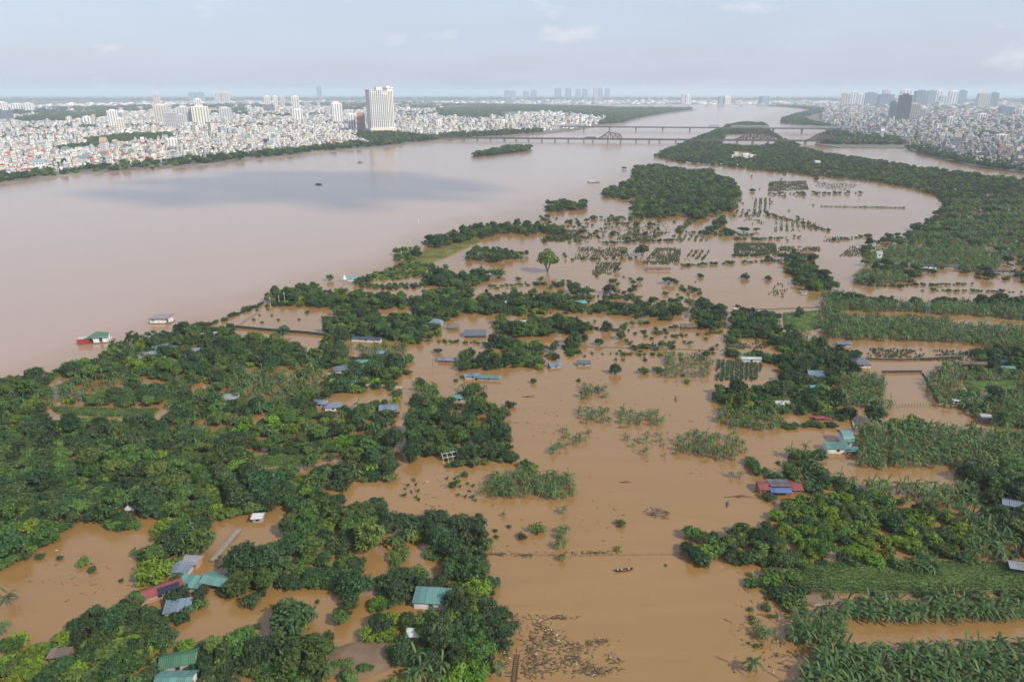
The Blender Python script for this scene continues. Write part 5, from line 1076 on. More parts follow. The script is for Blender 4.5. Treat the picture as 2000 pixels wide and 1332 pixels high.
for a in ((1000,1215,14,10,90),(1060,1225,22,6,70,.35),(1075,1245,10,8,60,.7),(1110,1262,26,8,120,.35),(1165,1255,22,3.5,90,-.1),(1050,1270,20,14,150),(1040,1308,18,10,110),(1090,1300,26,10,90),(1135,1295,22,5,90,.3),(1165,1312,20,4,80),(1200,1290,8,8,40),(990,1270,6,30,60),(1085,1175+30,26,3,40),
          (1040,1255,8,18,50),(985,1240,8,20,40),(980,1082,16,2,40),(1150,1080,40,2.5,60),(1030,1086,8,2,24),(1100,1000,60,40,26),(1200,1040,80,30,18),(1000,960,60,20,26),(850,960,30,20,26),(1150,700,200,60,90),(1100,830,120,30,60),(300,1130,40,30,16),(150,1120,60,30,30),(1250,600,120,40,60),(1350,900,50,20,16),(1470,1200,24,40,50),(1500,1280,26,20,50)): strew(*a)
V = []; Q = []; C = []
for k, q in enumerate(pts):
    L = rs.uniform(.2, 1.1) * (1 if rs.random() < .85 else 2); w = rs.uniform(.05, .24); a = rs.normal(0, .7); c, s_ = math.cos(a), math.sin(a); zz = rs.uniform(.03, .16)
    b0 = np.array([(-L/2,-w/2,-.05),(L/2,-w/2*.4,-.05),(L/2,w/2*.4,-.05),(-L/2,w/2,-.05),(-L/2,-w/2,zz),(L/2,-w/2*.4,zz),(L/2,w/2*.4,zz),(-L/2,w/2,zz)]); v = np.stack([b0[:,0]*c - b0[:,1]*s_ + q.x, b0[:,0]*s_ + b0[:,1]*c + q.y, b0[:,2]], 1)
    V.append(v); o8 = len(V)*8 - 8; Q += [(o8+4,o8+5,o8+6,o8+7),(o8,o8+1,o8+5,o8+4),(o8+1,o8+2,o8+6,o8+5),(o8+2,o8+3,o8+7,o8+6),(o8+3,o8,o8+4,o8+7)]
    r = rs.random(); cc = (.085,.06,.04) if r < .55 else ((.14,.105,.06) if r < .75 else ((.09,.10,.035) if r < .975 else (.5,.48,.44))); C += [cc]*5
M['debris'] = tint_mat('debris', .9, .15); o = link('debris', mesh_np('debris', np.concatenate(V), Q, M['debris'], C)); tag(o, 'scattered sticks, leaves and rubbish floating on the flood', None, None, 'stuff')
# bamboo ladder-like raft at the bottom
p0, p1 = at(1010, 1278), at(1003, 1334); o = thing('bamboo_jetty', (p0.x, p0.y, 0), 0, 'narrow ladder-like bamboo jetty at the bottom of the flood', 'jetty'); d = p1 - p0
for s in (-.45, .45): MB().tube((s, 0, .1), (d.x + s, d.y, .1), .07).build('rail', M['drift'], o)
for i in range(15): t = (i + .5) / 15; MB().box(d.x*t - .62, d.x*t + .62, d.y*t - .09, d.y*t + .09, .16, .22).build('slat', M['drift'], o)
def wallrun(pts, h, th, m, label, name='boundary_wall', cat='wall'):
    q = [at(*a) for a in pts]; o = thing(name, (q[0].x, q[0].y, 0), 0, label, cat)
    for a, b in zip(q[:-1], q[1:]):
        a_, b_ = a - q[0], b - q[0]; MB().bar((a_.x, a_.y, h/2 - .4), (b_.x, b_.y, h/2 - .4), th, h + .8).build('wall_panel', M[m], o); MB().bar((a_.x, a_.y, h + .06), (b_.x, b_.y, h + .06), th + .12, .12).build('coping', M['concrete'], o)
wallrun([(460,640),(520,646),(600,652),(642,657)], 1.3, .3, 'wall_dark', 'long dark wall along the near side of the riverside pond'); wallrun([(462,639),(485,622),(510,606)], .5, .3, 'concrete', 'low concrete edge on the river side of the pond')
wallrun([(645,752),(720,754),(785,758)], .9, .25, 'wall_cream', 'pale low wall in front of the junk yard'); wallrun([(1722,728),(1800,727)], 1.0, .25, 'wall_dark', 'dark low wall at the far side of the walled pond')
wallrun([(1802,729),(1820,757),(1834,788)], .6, .3, 'wall_dark', 'dark dike edging the right side of the walled pond'); wallrun([(1690,702),(1760,704),(1880,698)], .8, .25, 'wall_dark', 'dark wall below the sparse flooded rows')
wallrun([(1656,798),(1664,820),(1668,838)], .3, .5, 'concrete', 'pale concrete lane edge between two ponds', 'lane_edge'); wallrun([(414,1098),(440,1068),(468,1035)], .4, 1.3, 'wall_mudgrey', 'grey concrete causeway in the flooded yard', 'causeway', 'causeway')
wallrun([(425,1108),(470,1080),(488,1068)], .2, .6, 'wall_mudgrey', 'thin grey kerb beside the causeway', 'kerb', 'kerb'); wallrun([(1350,640),(1400,636)], .3, .5, 'concrete', 'low pale lane edge beside the field hut', 'lane_edge')
wallrun([(1430,604),(1500,604),(1600,600)], .25, .4, 'wall_wood', 'low earth bund at the top of the walled grove', 'bund', 'bund'); wallrun([(1000,585),(1150,588)], .2, .4, 'wall_wood', 'low earth bund in the middle fields', 'bund', 'bund'); wallrun([(1100,676),(1250,680),(1395,684)], .15, .3, 'wall_wood', 'thin sunken bund crossing the centre fields', 'bund', 'bund')
def fence(pts, n, h, label):
    q = [at(*a) for a in pts]; o = thing('fence', (q[0].x, q[0].y, 0), 0, label, 'fence'); k = 0
    for a, b in zip(q[:-1], q[1:]):
        for i in range(n):
            c = a.lerp(b, i / n) - q[0]; MB().tube((c.x, c.y, -.6), (c.x, c.y, h), .06, None, 5).build('post', M['post'], o)
        a_, b_ = a - q[0], b - q[0]
        for z in (h*.5, h*.92): MB().tube((a_.x, a_.y, z), (b_.x, b_.y, z), .03, None, 4).build('rail', M['post'], o)
fence([(1672,796),(1750,797),(1832,793)], 14, 1.6, 'thin bamboo trellis fence between the two right ponds'); fence([(1560,1160),(1700,1164),(1900,1162),(2040,1158)], 12, 1.5, 'green-lined fence along the near edge of the meadow'); fence([(958,1080),(1100,1086),(1340,1082)], 10, .3, 'nearly sunken wire fence crossing the open water')
for x, y, hgt, lb in ((529,600,5.5,'left white pole at the top of the riverside pond'),(546,596,5.5,'middle white pole at the top of the riverside pond'),(557,594,7,'right tall white pole at the top of the riverside pond'),(1255,590,8,'thin pole standing in the tree row'),(846,735,9,'tall thin mast in the lane beside the flood'),(785,506,6,'white marker post at the dike corner'),(818,440,5,'channel marker post in the river')):
    p = at(x, y); o = thing('utility_pole', (p.x, p.y, 0), 0, lb, 'pole', 'poles in the flood'); MB().tube((0,0,-1), (0,0,hgt), .09 if hgt < 8 else .06, .06, 6).build('pole', M['white_metal' if hgt < 8 else 'post'], o); MB().box(-.5, .5, -.05, .05, hgt - .5, hgt - .4).build('cross_arm', M['white_metal'], o)
p = at(882, 896); o = thing('hoop_frame', (p.x, p.y, 0), math.radians(20), 'white bare hoop frame standing in the flood', 'frame')
for i in range(5):
    b = MB(); prev = None
    for k in range(9):
        a = math.pi * k / 8; q = Vector((i * 1.6 - 3.2, -math.cos(a) * 2.2, math.sin(a) * 2.2 + .2))
        if prev: b.tube(prev, q, .05, None, 5)
        prev = q
    b.build('hoop', M['white_metal'], o)
for y, z in ((-1.55, 1.75), (0, 2.4), (1.55, 1.75)): MB().tube((-3.2, y, z), (3.2, y, z), .05, None, 5).build('purlin', M['white_metal'], o)
rj = random.Random(3)
for i in range(16):                                               # the junk yard: crates, tarps, drums, one by one
    p = at(rj.uniform(735, 775), rj.uniform(700, 752)); s = rj.uniform(.5, 1.1); o = thing('scrap_heap', (p.x, p.y, 0), rj.uniform(0, 3), None)
    cm = rj.choice(('white_metal', 'roof_cyan', 'wall_salmon', 'wall_grey', 'white_metal', 'wall_brick')); b = MB(); b.box(-s, s, -s*.6, s*.6, -.3, s*.7); b.box(-s*.5, s*.8, -s*.4, s*.3, s*.7 + .004, s*1.1); b.build('crate', M[cm], o); MB().add([(-s*1.2,-s,.3),(s*1.1,-s*.8,.35),(s*.9,s*.8,s*1.2),(-s,s*.7,s),(-s*1.2,-s,.25),(s*1.1,-s*.8,.3),(s*.9,s*.8,s*1.15),(-s,s*.7,s*.95)], [(0,1,2,3),(7,6,5,4),(0,4,5,1),(2,6,7,3)]).build('tarp', M[rj.choice(('white_metal', 'roof_grey', 'wall_salmon'))], o)
    LM_junk = locals().setdefault('LMJ', []); LM_junk.append((o, p.x, p.y, 'small heap of pale scrap'))
place_labels(LMJ, None, 'scrap', 'scrap heaps in the junk yard')
# white rubble by the teal house
for i, (x, y) in enumerate(((880, 1168), (874, 1174), (868, 1166), (886, 1172))):
    p = at(x, y); o = thing('torn_tarp', (p.x, p.y, 0), i, ('rightmost', 'second', 'leftmost', 'frontmost')[i] + ' piece of torn white tarp beside the teal house', 'tarp', 'torn tarps'); b = MB(); n = 4; vs = []
    for a in range(n + 1):
        for c in range(n + 1): vs.append((a*.4 - .8, c*.3 - .6, .6 + rnd.uniform(-.25, .35)))
    b.add(vs, [(a*(n+1)+c, (a+1)*(n+1)+c, (a+1)*(n+1)+c+1, a*(n+1)+c+1) for a in range(n) for c in range(n)]); b.add([(x_, y_, z_ - .05) for x_, y_, z_ in vs], [(a*(n+1)+c, a*(n+1)+c+1, (a+1)*(n+1)+c+1, (a+1)*(n+1)+c) for a in range(n) for c in range(n)]); b.build('sheet', M['roof_white'], o)
# ------------------------------------------------------------------ bridges
M['steel'] = mat('weathered_steel', (.13, .105, .10), .8, .3, noise=.2, nscale=.2); M['pier'] = mat('stone_pier', (.22, .20, .18), .9, .2, noise=.2, nscale=.3); M['steel_pale'] = mat('pale_steel', (.34, .38, .42), .7, .3)
def bridge(name, A, B, z, dd, width, label, mt):
    d = (B - A); L = d.length; o = thing(name, (A.x, A.y, 0), math.atan2(d.y, d.x), label, 'bridge')
    MB().box(0, L, -width/2, width/2, z - dd, z).build('deck', M[mt], o)
    for s in (-1, 1): MB().box(0, L, s*width/2 - .12, s*width/2 + .12, z + .004, z + 1.1).build('parapet', M[mt], o)
    return o, L, d / L
def along(A, dr, px):
    """distance along the bridge where it crosses photo column px"""
    k = (px - CX) / F; # x = k * depth, depth = y*CP + CAM_H*SP
    return (k * (A.y * CP + CAM_H * SP) - A.x) / (dr.x - k * dr.y * CP)
def truss(o, xs, zs, z, width, mt, name='truss_span', t=1.9):
    for s in (-1, 1):
        b = MB(); y = s * width / 2
        for i in range(len(xs) - 1):
            a, c = (xs[i], y, z + zs[i]), (xs[i+1], y, z + zs[i+1])
            if zs[i] or zs[i+1]: b.bar(a, c, t, t)
            b.bar((xs[i], y, z), (xs[i], y, z + max(zs[i], .1) + .01), t*.8)
            b.bar((xs[i], y, z + (zs[i] if i % 2 else 0)), (xs[i+1], y, z + (0 if i % 2 else zs[i+1])), t*.7)
        b.build(name, M[mt], o)
    b = MB()
    for i in range(1, len(xs) - 1): b.bar((xs[i], -width/2, z + zs[i]), (xs[i], width/2, z + zs[i]), t*.6)
    b.build('cross_bracing', M[mt], o)
A, B = at(830, 274.5), at(1800, 283.5); o, L, dr = bridge('truss_bridge', A, B, 7.5, 2.6, 9, 'long dark railway bridge with peaked trusses across the river', 'steel')
LMC = [((A.x + B.x) / 2, (A.y + B.y) / 2, 'the peaked railway bridge')]
for px in (905,932,958,985,1008,1032,1058,1084,1110,1140,1158,1187,1212,1242,1268,1288,1320,1350,1380,1410,1440,1470,1500,1530,1573,1598,1628,1660,1690,1720,1750):
    x = along(A, dr, px); b = MB(); b.box(x - 1.6, x + 1.6, -4.2, 4.2, -2, 4.88); b.box(x - 2.2, x + 2.2, -4.8, 4.8, -2, 1.2); b.build('pier', M['pier'], o)
def peak(px0, pxc, px1, hh, left_steps=4, right_steps=6):
    x0, xc, x1 = (along(A, dr, q) for q in (px0, pxc, px1)); xs = list(np.linspace(x0, xc, left_steps + 1)) + list(np.linspace(xc, x1, right_steps + 1))[1:]
    zs = [hh * (i / left_steps) ** 1.4 for i in range(left_steps + 1)] + [hh * (1 - .38 * (i / (right_steps - 1)) ** .7) for i in range(1, right_steps)] + [0.0]
    truss(o, xs, zs, 7.5, 8.4, 'steel')
peak(1166, 1187, 1215, 16); peak(1432, 1457, 1512, 15, 4, 8); peak(1572, 1598, 1630, 16)
xs = np.linspace(along(A, dr, 1141), along(A, dr, 1166), 7); truss(o, xs, [0, 3, 3, 3, 3, 3, 0], 7.5, 8.4, 'steel')
A, B = at(1095, 254), at(1790, 260.5); o, L, dr = bridge('road_bridge', A, B, 10.5, 2.2, 14, 'second road bridge with low truss spans behind the railway bridge', 'steel')
LMC.append(((A.x + B.x) / 2, (A.y + B.y) / 2, 'the road bridge'))
for px in (1140,1190,1242,1294,1347,1401,1455,1510,1566,1620,1680,1740):
    x = along(A, dr, px); b = MB(); b.box(x - 2, x + 2, -5, 5, -2, 8.2); b.box(x - 2.6, x + 2.6, -7, 7, 6.6, 8.24); b.build('pier', M['pier'], o)
for q0, q1, n in ((1112, 1146, 12), (1382, 1405, 6), (1425, 1502, 20), (1540, 1690, 36)):
    xs = np.linspace(along(A, dr, q0), along(A, dr, q1), n + 1); truss(o, list(xs), [0] + [6.5] * (n - 1) + [0], 10.5, 13, 'steel_pale', t=1.2)
A, B = at(1130, 209), at(1640, 208); o, L, dr = bridge('arched_bridge', A, B, 15, 2.5, 22, 'far pale bridge with arched spans near the horizon', 'steel_pale')
LMC.append(((A.x + B.x) / 2, (A.y + B.y) / 2, 'the far arched bridge'))
pxs = (1166,1200,1234,1268,1310,1344,1380,1413,1447,1480,1514,1548,1582); xs = [along(A, dr, q) for q in pxs]
for x in xs: MB().box(x - 5, x + 5, -8, 8, -2, 12.4).build('pier', M['pier'], o)
for x0, x1 in zip(xs[:-1], xs[1:]):
    b = MB(); n = 8
    for i in range(n):
        t0, t1 = i / n, (i + 1) / n; z0_, z1_ = 12.4 - 7 * (2*t0 - 1) ** 2, 12.4 - 7 * (2*t1 - 1) ** 2; a0, a1 = x0 + (x1 - x0) * t0, x0 + (x1 - x0) * t1
        b.add([(a0,-9,z0_),(a1,-9,z1_),(a1,-9,12.45),(a0,-9,12.45),(a0,9,z0_),(a1,9,z1_),(a1,9,12.45),(a0,9,12.45)], [(0,1,2,3),(7,6,5,4),(0,4,5,1)])
    b.build('haunched_girder', M['steel_pale'], o)
# ------------------------------------------------------------------ towers
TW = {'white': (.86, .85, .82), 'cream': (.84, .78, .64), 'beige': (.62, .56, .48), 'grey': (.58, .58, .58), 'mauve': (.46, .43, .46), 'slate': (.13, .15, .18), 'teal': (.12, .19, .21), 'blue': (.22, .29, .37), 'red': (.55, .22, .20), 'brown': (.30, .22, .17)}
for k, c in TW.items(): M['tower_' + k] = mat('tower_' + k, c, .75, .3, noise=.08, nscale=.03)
M['tower_glass'] = mat('tower_glass', (.20, .225, .25), .25, .6); M['tower_rail'] = mat('slab_edge', (.74, .72, .68), .8, .2)
TOWER_PARTS = {}
def tower(x0, x1, yt, yb, col, label, phrase=None, deg=18, bays=4, crown='box', sec=None, ratio=.8):
    xm = (x0 + x1) / 2; p = at(xm, yb); ps = px_size(p.x, p.y); wv = (x1 - x0) / ps; a = math.radians(deg)
    w = wv / (math.cos(a) + ratio * abs(math.sin(a))); d = w * ratio
    top = at(xm, yt, 0); ray = (at(xm, yt, 1000) if yt < HORIZON else None)
    u = (CY - yt) / F; dirv = Vector((0, CP + u * SP, -SP + u * CP)); H = CAM_H + dirv.z / dirv.y * (p.y - 0)   # height seen over this place
    H = max(H, 8); z0 = 1.4
    o = thing('tower_block', (p.x, p.y, z0), a, label, 'tower'); H -= z0; hx, hy = w/2, d/2; mm = M['tower_' + col]; Hb = H * .94 if crown == 'box' else H
    MB().box(-hx, hx, -hy, hy, -1, Hb).build('body', mm, o)
    if crown == 'box': MB().box(-hx*.5, hx*.45, -hy*.5, hy*.5, Hb + .004, H).build('roof_house', M['tower_' + (sec or col)], o)
    t = .25 + w * .006
    for f in range(bays):                                          # recessed-looking glass bays between fins on the two faces in view
        bw = w / bays; c = -hx + bw * (f + .5); g = MB().box(c - bw*.2, c + bw*.2, -hy - t*.5, -hy - .02, Hb*.05, Hb*.965).build('window_bay', M['tower_glass'], o)
        for k in range(2): x = c + (k - .5) * bw * .8; MB().box(x - bw*.07, x + bw*.07, -hy - t*1.6, -hy - .03, 0, Hb*.99).build('fin', M['tower_' + (sec or col)], o)
    nb = max(2, int(bays * ratio))
    for sd in (1, -1):
        for f in range(nb):
            bw = d / nb; c = -hy + bw * (f + .5); g = MB(); xa, xb = sorted((sd*(hx + .02), sd*(hx + t*.5))); g.box(xa, xb, c - bw*.18, c + bw*.18, Hb*.05, Hb*.965); g.build('window_bay', M['tower_glass'], o)
    nf = min(36, max(6, int(Hb / 4))); b = MB()
    for k in range(1, nf): z = Hb * k / nf; b.box(-hx - t, hx + t, -hy - t, hy + t, z - .35, z + .35)
    key = None; s = b.build('floor_slabs', M['tower_rail'] if col not in ('slate', 'teal', 'blue') else mm, o)
    LMC.append((p.x, p.y, phrase)) if phrase else None
    return o
# the landmark tower on the left bank
p = at(745, 261); ps = px_size(p.x, p.y); Ht = 126.; o = thing('tower_block', (p.x, p.y, 1.4), math.radians(28), 'tallest pale apartment tower with cream corner on the left bank', 'tower'); LMC.append((p.x, p.y, 'the tallest pale tower'))
w = 46 / ps; d = 26 / ps; hx, hy = w/2, d/2
MB().box(-hx*1.12, hx*1.12, -hy*1.2, hy*1.2, -1, 14).build('podium', M['tower_cream'], o)
for k in range(3): MB().box(-hx*1.13, hx*1.13, -hy*1.22, hy*1.22, 3 + k*4, 4.6 + k*4).build('podium_band', M['tower_brown'] if k < 2 else M['tower_mauve'], o)
MB().box(-hx, hx*.55, -hy, hy, 14.004, 113).build('body', M['tower_grey'], o); MB().box(hx*.552, hx, -hy, hy, 14.004, 119).build('corner_block', M['tower_cream'], o)
nb = 9
for f in range(nb):
    bw = 1.55 * hx / nb; c = -hx + bw * (f + .5); zt = 111 - 3.5 * math.sin(f * 1.1) - (6 if f > 5 else 0)
    MB().box(c - bw*.2, c + bw*.26, -hy - .5, -hy - .02, 15, zt).build('window_bay', M['tower_glass'], o); MB().box(c + bw*.36, c + bw*.6, -hy - 1.3, -hy - .03, 14.01, zt + 3).build('fin', M['tower_white'], o)
for f in range(3): MB().box(hx*(.6 + .13*f), hx*(.67 + .13*f), -hy - .4, -hy - .02, 16, 112).build('window_bay', M['tower_glass'], o)
for f in range(4):
    c = -hy + d/4 * (f + .5); col = MB().box(hx + .02, hx + .3, c - d*.07, c + d*.07, 16, 110).build('window_column', M['tower_cream'], o)
    for k in range(23): MB().box(hx + .302, hx + .5, c - d*.05, c + d*.05, 17.5 + k*4, 20 + k*4).build('window', M['tower_glass'], col)
for k in range(24): MB().box(-hx - .3, hx*.56, -hy - .75, hy + .3, 17 + k*4, 17.5 + k*4).build('floor_slab', M['tower_rail'], o)
MB().box(-hx*1.02, hx*.5, -hy*1.05, hy*1.05, 113.004, 115.5).build('crown_frame', M['tower_mauve'], o); MB().box(hx*.5, hx*1.05, -hy*1.08, hy*1.08, 119.004, 122).build('roof_slab', M['tower_white'], o)
MB().box(-hx*.3, hx*.2, -hy*.4, hy*.4, 115.504, 123).build('roof_house', M['tower_grey'], o); MB().box(hx*.6, hx*.85, -hy*.4, hy*.4, 122.004, 125).build('lift_house', M['tower_white'], o)
for i in range(5): MB().tube((-hx*.3 + i*hx*.12, 0, 123), (-hx*.3 + i*hx*.12, 0, 126.5 + (i % 2)*1.5), .25, None, 5).build('antenna', M['steel'], o)
for a in ((215,236,214,252,'white','slim white tower left of the grey cluster','the slim white tower',20,4),(231,246,230,259,'cream','short cream tower leaning against the slim white tower',None,16,3),
    (304,337,203,248,'beige','leftmost beige tower of the left-bank cluster','the leftmost cluster tower',22,6),(325,350,219,254,'mauve','shorter mauve tower in front of the beige tower',None,18,6),(350,363,222,252,'grey','small grey block right of the mauve tower',None,14,3),
    (348,378,207,246,'grey','grey tower with dark bays in the cluster centre','the grey cluster tower',20,5),(376,413,206,246,'cream','broad cream tower on the right of the cluster','the broad cream tower',24,6),(384,398,192,228,'cream','cream tower rising behind the broad cream one',None,12,3),
    (430,457,209,243,'grey','square grey tower right of the cluster','the square grey tower',20,5),(303,315,183,212,'beige','far beige tower above the cluster',None,10,3),(371,385,180,200,'blue','far bluish twin tower, left one',None,8,3),(386,400,180,200,'blue','far bluish twin tower, right one',None,8,3),
    (422,436,180,204,'grey','far grey pair above the square tower, left one',None,8,3),(436,450,180,204,'beige','far beige pair above the square tower, right one',None,8,3),(0,16,199,220,'white','pale block at the far left edge','the pale far-left block',10,3),(26,47,202,220,'white','second pale block from the left edge',None,10,4),(50,67,201,220,'white','third pale block from the left edge',None,10,3),
    (-4,25,216,240,'slate','dark slate block at the left edge','the dark left-edge block',12,4),(165,180,227,245,'white','small white tower near the left dark block','the small white tower',18,2),(330,350,270,292,'white','white mid-rise among the left riverside houses','the white riverside mid-rise',20,3),
    (571,594,212,240,'white','white twin-core tower left of the tallest tower','the white twin-core tower',18,4),(648,670,199,243,'white','tall white slab just left of the tallest tower','the tall white slab',22,4),(680,697,221,258,'white','white half of the red and white block',None,16,3),(698,715,220,258,'red','red-striped block beside the tallest tower','the red-striped block',16,3),
    (518,530,187,210,'cream','leftmost cream tower of the far row',None,10,3),(535,544,187,212,'cream','second cream tower of the far row',None,10,2),(549,557,187,210,'beige','third tower of the far row',None,10,2),(571,586,187,214,'cream','broad cream far tower right of the row','the broad cream far tower',10,3),(595,607,198,218,'mauve','mauve far block left of the tall white slab',None,10,3),
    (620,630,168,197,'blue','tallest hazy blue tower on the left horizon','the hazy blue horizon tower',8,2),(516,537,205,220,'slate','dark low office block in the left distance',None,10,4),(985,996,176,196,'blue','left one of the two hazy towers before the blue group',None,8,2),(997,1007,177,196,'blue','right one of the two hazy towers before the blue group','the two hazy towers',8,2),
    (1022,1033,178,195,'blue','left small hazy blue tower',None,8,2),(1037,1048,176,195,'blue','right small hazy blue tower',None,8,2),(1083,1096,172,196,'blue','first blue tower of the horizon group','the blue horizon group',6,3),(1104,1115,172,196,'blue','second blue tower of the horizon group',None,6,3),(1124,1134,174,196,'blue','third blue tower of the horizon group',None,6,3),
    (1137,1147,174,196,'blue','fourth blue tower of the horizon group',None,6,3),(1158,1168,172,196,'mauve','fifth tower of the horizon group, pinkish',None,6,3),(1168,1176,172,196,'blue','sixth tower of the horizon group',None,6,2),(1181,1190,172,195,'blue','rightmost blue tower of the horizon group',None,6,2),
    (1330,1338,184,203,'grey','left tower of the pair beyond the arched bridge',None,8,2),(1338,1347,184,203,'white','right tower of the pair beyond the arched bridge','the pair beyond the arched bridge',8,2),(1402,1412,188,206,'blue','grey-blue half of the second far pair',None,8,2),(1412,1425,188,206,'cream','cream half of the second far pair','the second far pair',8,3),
    (1482,1500,188,205,'blue','blue-grey far block right of the bridge','the blue-grey far block',8,3),(850,866,235,252,'white','white block right of the tallest tower','the white block by the river',20,3),(963,976,234,252,'grey','left of the twin white blocks near the bridge end',None,18,2),(977,990,234,252,'white','right of the twin white blocks near the bridge end','the twin blocks at the bridge end',18,2),
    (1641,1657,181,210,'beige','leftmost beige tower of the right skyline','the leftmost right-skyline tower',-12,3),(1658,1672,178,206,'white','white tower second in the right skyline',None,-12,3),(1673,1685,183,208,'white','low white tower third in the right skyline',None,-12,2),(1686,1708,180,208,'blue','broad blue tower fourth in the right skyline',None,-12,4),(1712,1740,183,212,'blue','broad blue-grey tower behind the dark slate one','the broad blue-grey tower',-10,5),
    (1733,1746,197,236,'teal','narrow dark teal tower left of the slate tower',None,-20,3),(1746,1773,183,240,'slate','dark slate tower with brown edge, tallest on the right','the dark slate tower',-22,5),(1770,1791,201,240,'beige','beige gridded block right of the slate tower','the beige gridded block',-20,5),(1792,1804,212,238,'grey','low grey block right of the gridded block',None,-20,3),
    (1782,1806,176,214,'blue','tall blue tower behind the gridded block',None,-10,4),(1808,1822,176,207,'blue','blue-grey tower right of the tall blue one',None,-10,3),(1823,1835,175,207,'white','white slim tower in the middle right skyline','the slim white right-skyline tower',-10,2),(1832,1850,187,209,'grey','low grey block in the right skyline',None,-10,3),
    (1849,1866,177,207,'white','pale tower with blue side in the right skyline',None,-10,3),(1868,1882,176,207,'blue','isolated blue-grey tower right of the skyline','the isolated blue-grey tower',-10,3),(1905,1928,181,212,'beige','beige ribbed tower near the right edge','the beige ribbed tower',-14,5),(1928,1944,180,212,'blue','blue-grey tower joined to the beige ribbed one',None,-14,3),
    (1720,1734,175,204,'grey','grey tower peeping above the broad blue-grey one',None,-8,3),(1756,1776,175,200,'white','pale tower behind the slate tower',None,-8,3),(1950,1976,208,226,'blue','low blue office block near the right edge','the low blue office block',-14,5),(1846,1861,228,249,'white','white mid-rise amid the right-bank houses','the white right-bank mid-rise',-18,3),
    (1905,1925,222,238,'white','white hall in the right-bank houses','the white right-bank hall',-16,4),(1985,2004,212,228,'cream','cream block cut by the right edge','the cream right-edge block',-14,3),(1690,1704,208,224,'beige','beige low block below the right skyline','the beige low block',-14,3),(1940,1965,262,282,'cream','cream mid-rise above the right woods','the cream mid-rise',-18,4)):
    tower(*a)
# ------------------------------------------------------------------ the towns: houses on both banks
WALLC = np.array([(.74,.73,.70),(.70,.69,.66),(.66,.62,.54),(.60,.60,.60),(.62,.50,.42),(.66,.60,.40),(.45,.45,.46),(.52,.58,.60),(.74,.72,.66),(.30,.30,.31)])
ROOFC = np.array([(.42,.41,.40),(.26,.26,.27),(.33,.12,.09),(.28,.09,.07),(.45,.30,.24),(.22,.30,.33),(.58,.57,.55),(.14,.24,.21),(.14,.14,.15),(.36,.34,.31)])
DS = rng.uniform((-2600, 900), (3600, 9000), (240, 2)); DA = rng.uniform(-.6, .9, 240)
def town(pts, s, size, thin, dim, hmul=1.0, holes=()):
    """tube houses side by side along streets; each district has its own street direction"""
    P = poly_w(pts, 1.5); out = []; lo, hi = P.min(0), P.max(0); near = np.where((DS[:, 0] > lo[0] - 700) & (DS[:, 0] < hi[0] + 700) & (DS[:, 1] > lo[1] - 700) & (DS[:, 1] < hi[1] + 700))[0]
    if len(near) == 0: near = np.arange(len(DS))
    f = s / 11.5; du, dv = 6.4 * f, 17.0 * f; rad = min(1500., np.hypot(*(hi - lo)))
    for k in near:
        a = DA[k]; n_u, n_v = int(rad / du) + 1, int(rad / dv) + 1; U, Vv = np.meshgrid(np.arange(-n_u, n_u) * du, np.arange(-n_v, n_v) * dv); Vv = Vv + np.where((np.round(Vv / dv).astype(int) % 2) == 0, dv * .14, -dv * .14)
        X = DS[k, 0] + U * math.cos(a) - Vv * math.sin(a); Y = DS[k, 1] + U * math.sin(a) + Vv * math.cos(a); A = np.stack([X.ravel(), Y.ravel()], 1)
        A = A[(A[:, 0] > lo[0]) & (A[:, 0] < hi[0]) & (A[:, 1] > lo[1]) & (A[:, 1] < hi[1])]
        if not len(A): continue
        A = A[in_poly(A, P)]
        if not len(A): continue
        own = ((A[:, None, :] - DS[None, near]) ** 2).sum(2).argmin(1); A = A[near[own] == k]; out.append(np.c_[A, np.full(len(A), a)])
    B = np.concatenate(out); B = B[rng.random(len(B)) < thin * .78]
    for h_ in holes: B = B[~in_poly(B[:, :2], poly_w(h_, 1.5))]
    n = len(B); big = rng.random(n) < .035; w = rng.uniform(.75, 1.05, n) * du * np.where(big, 2.0, 1); d = rng.uniform(.55, .8, n) * dv
    zone = .5 + .5 * np.sin(B[:, 0] * .011 + 1) * np.sin(B[:, 1] * .009); hh = rng.choice([5, 7, 9, 11, 14, 19, 26], n, p=(.2,.26,.23,.16,.1,.035,.015)) * hmul * .66 * (.75 + .5 * zone) * rng.uniform(.9, 1.1, n)
    hh = np.where(big, hh * 1.4, hh)
    wk = rng.choice(10, n, p=(.17,.15,.13,.11,.06,.06,.12,.05,.09,.06))
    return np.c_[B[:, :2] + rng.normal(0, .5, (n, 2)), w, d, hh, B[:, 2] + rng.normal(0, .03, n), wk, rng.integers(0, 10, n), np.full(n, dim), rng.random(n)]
HOLES = ([(160,275),(230,264),(340,260),(345,270),(240,281),(180,290)], [(695,262),(740,256),(800,262),(840,268),(800,276),(740,282),(700,274)], [(25,236),(110,222),(240,222),(240,228),(150,236),(60,242)], [(100,290),(180,280),(200,292),(120,300)])
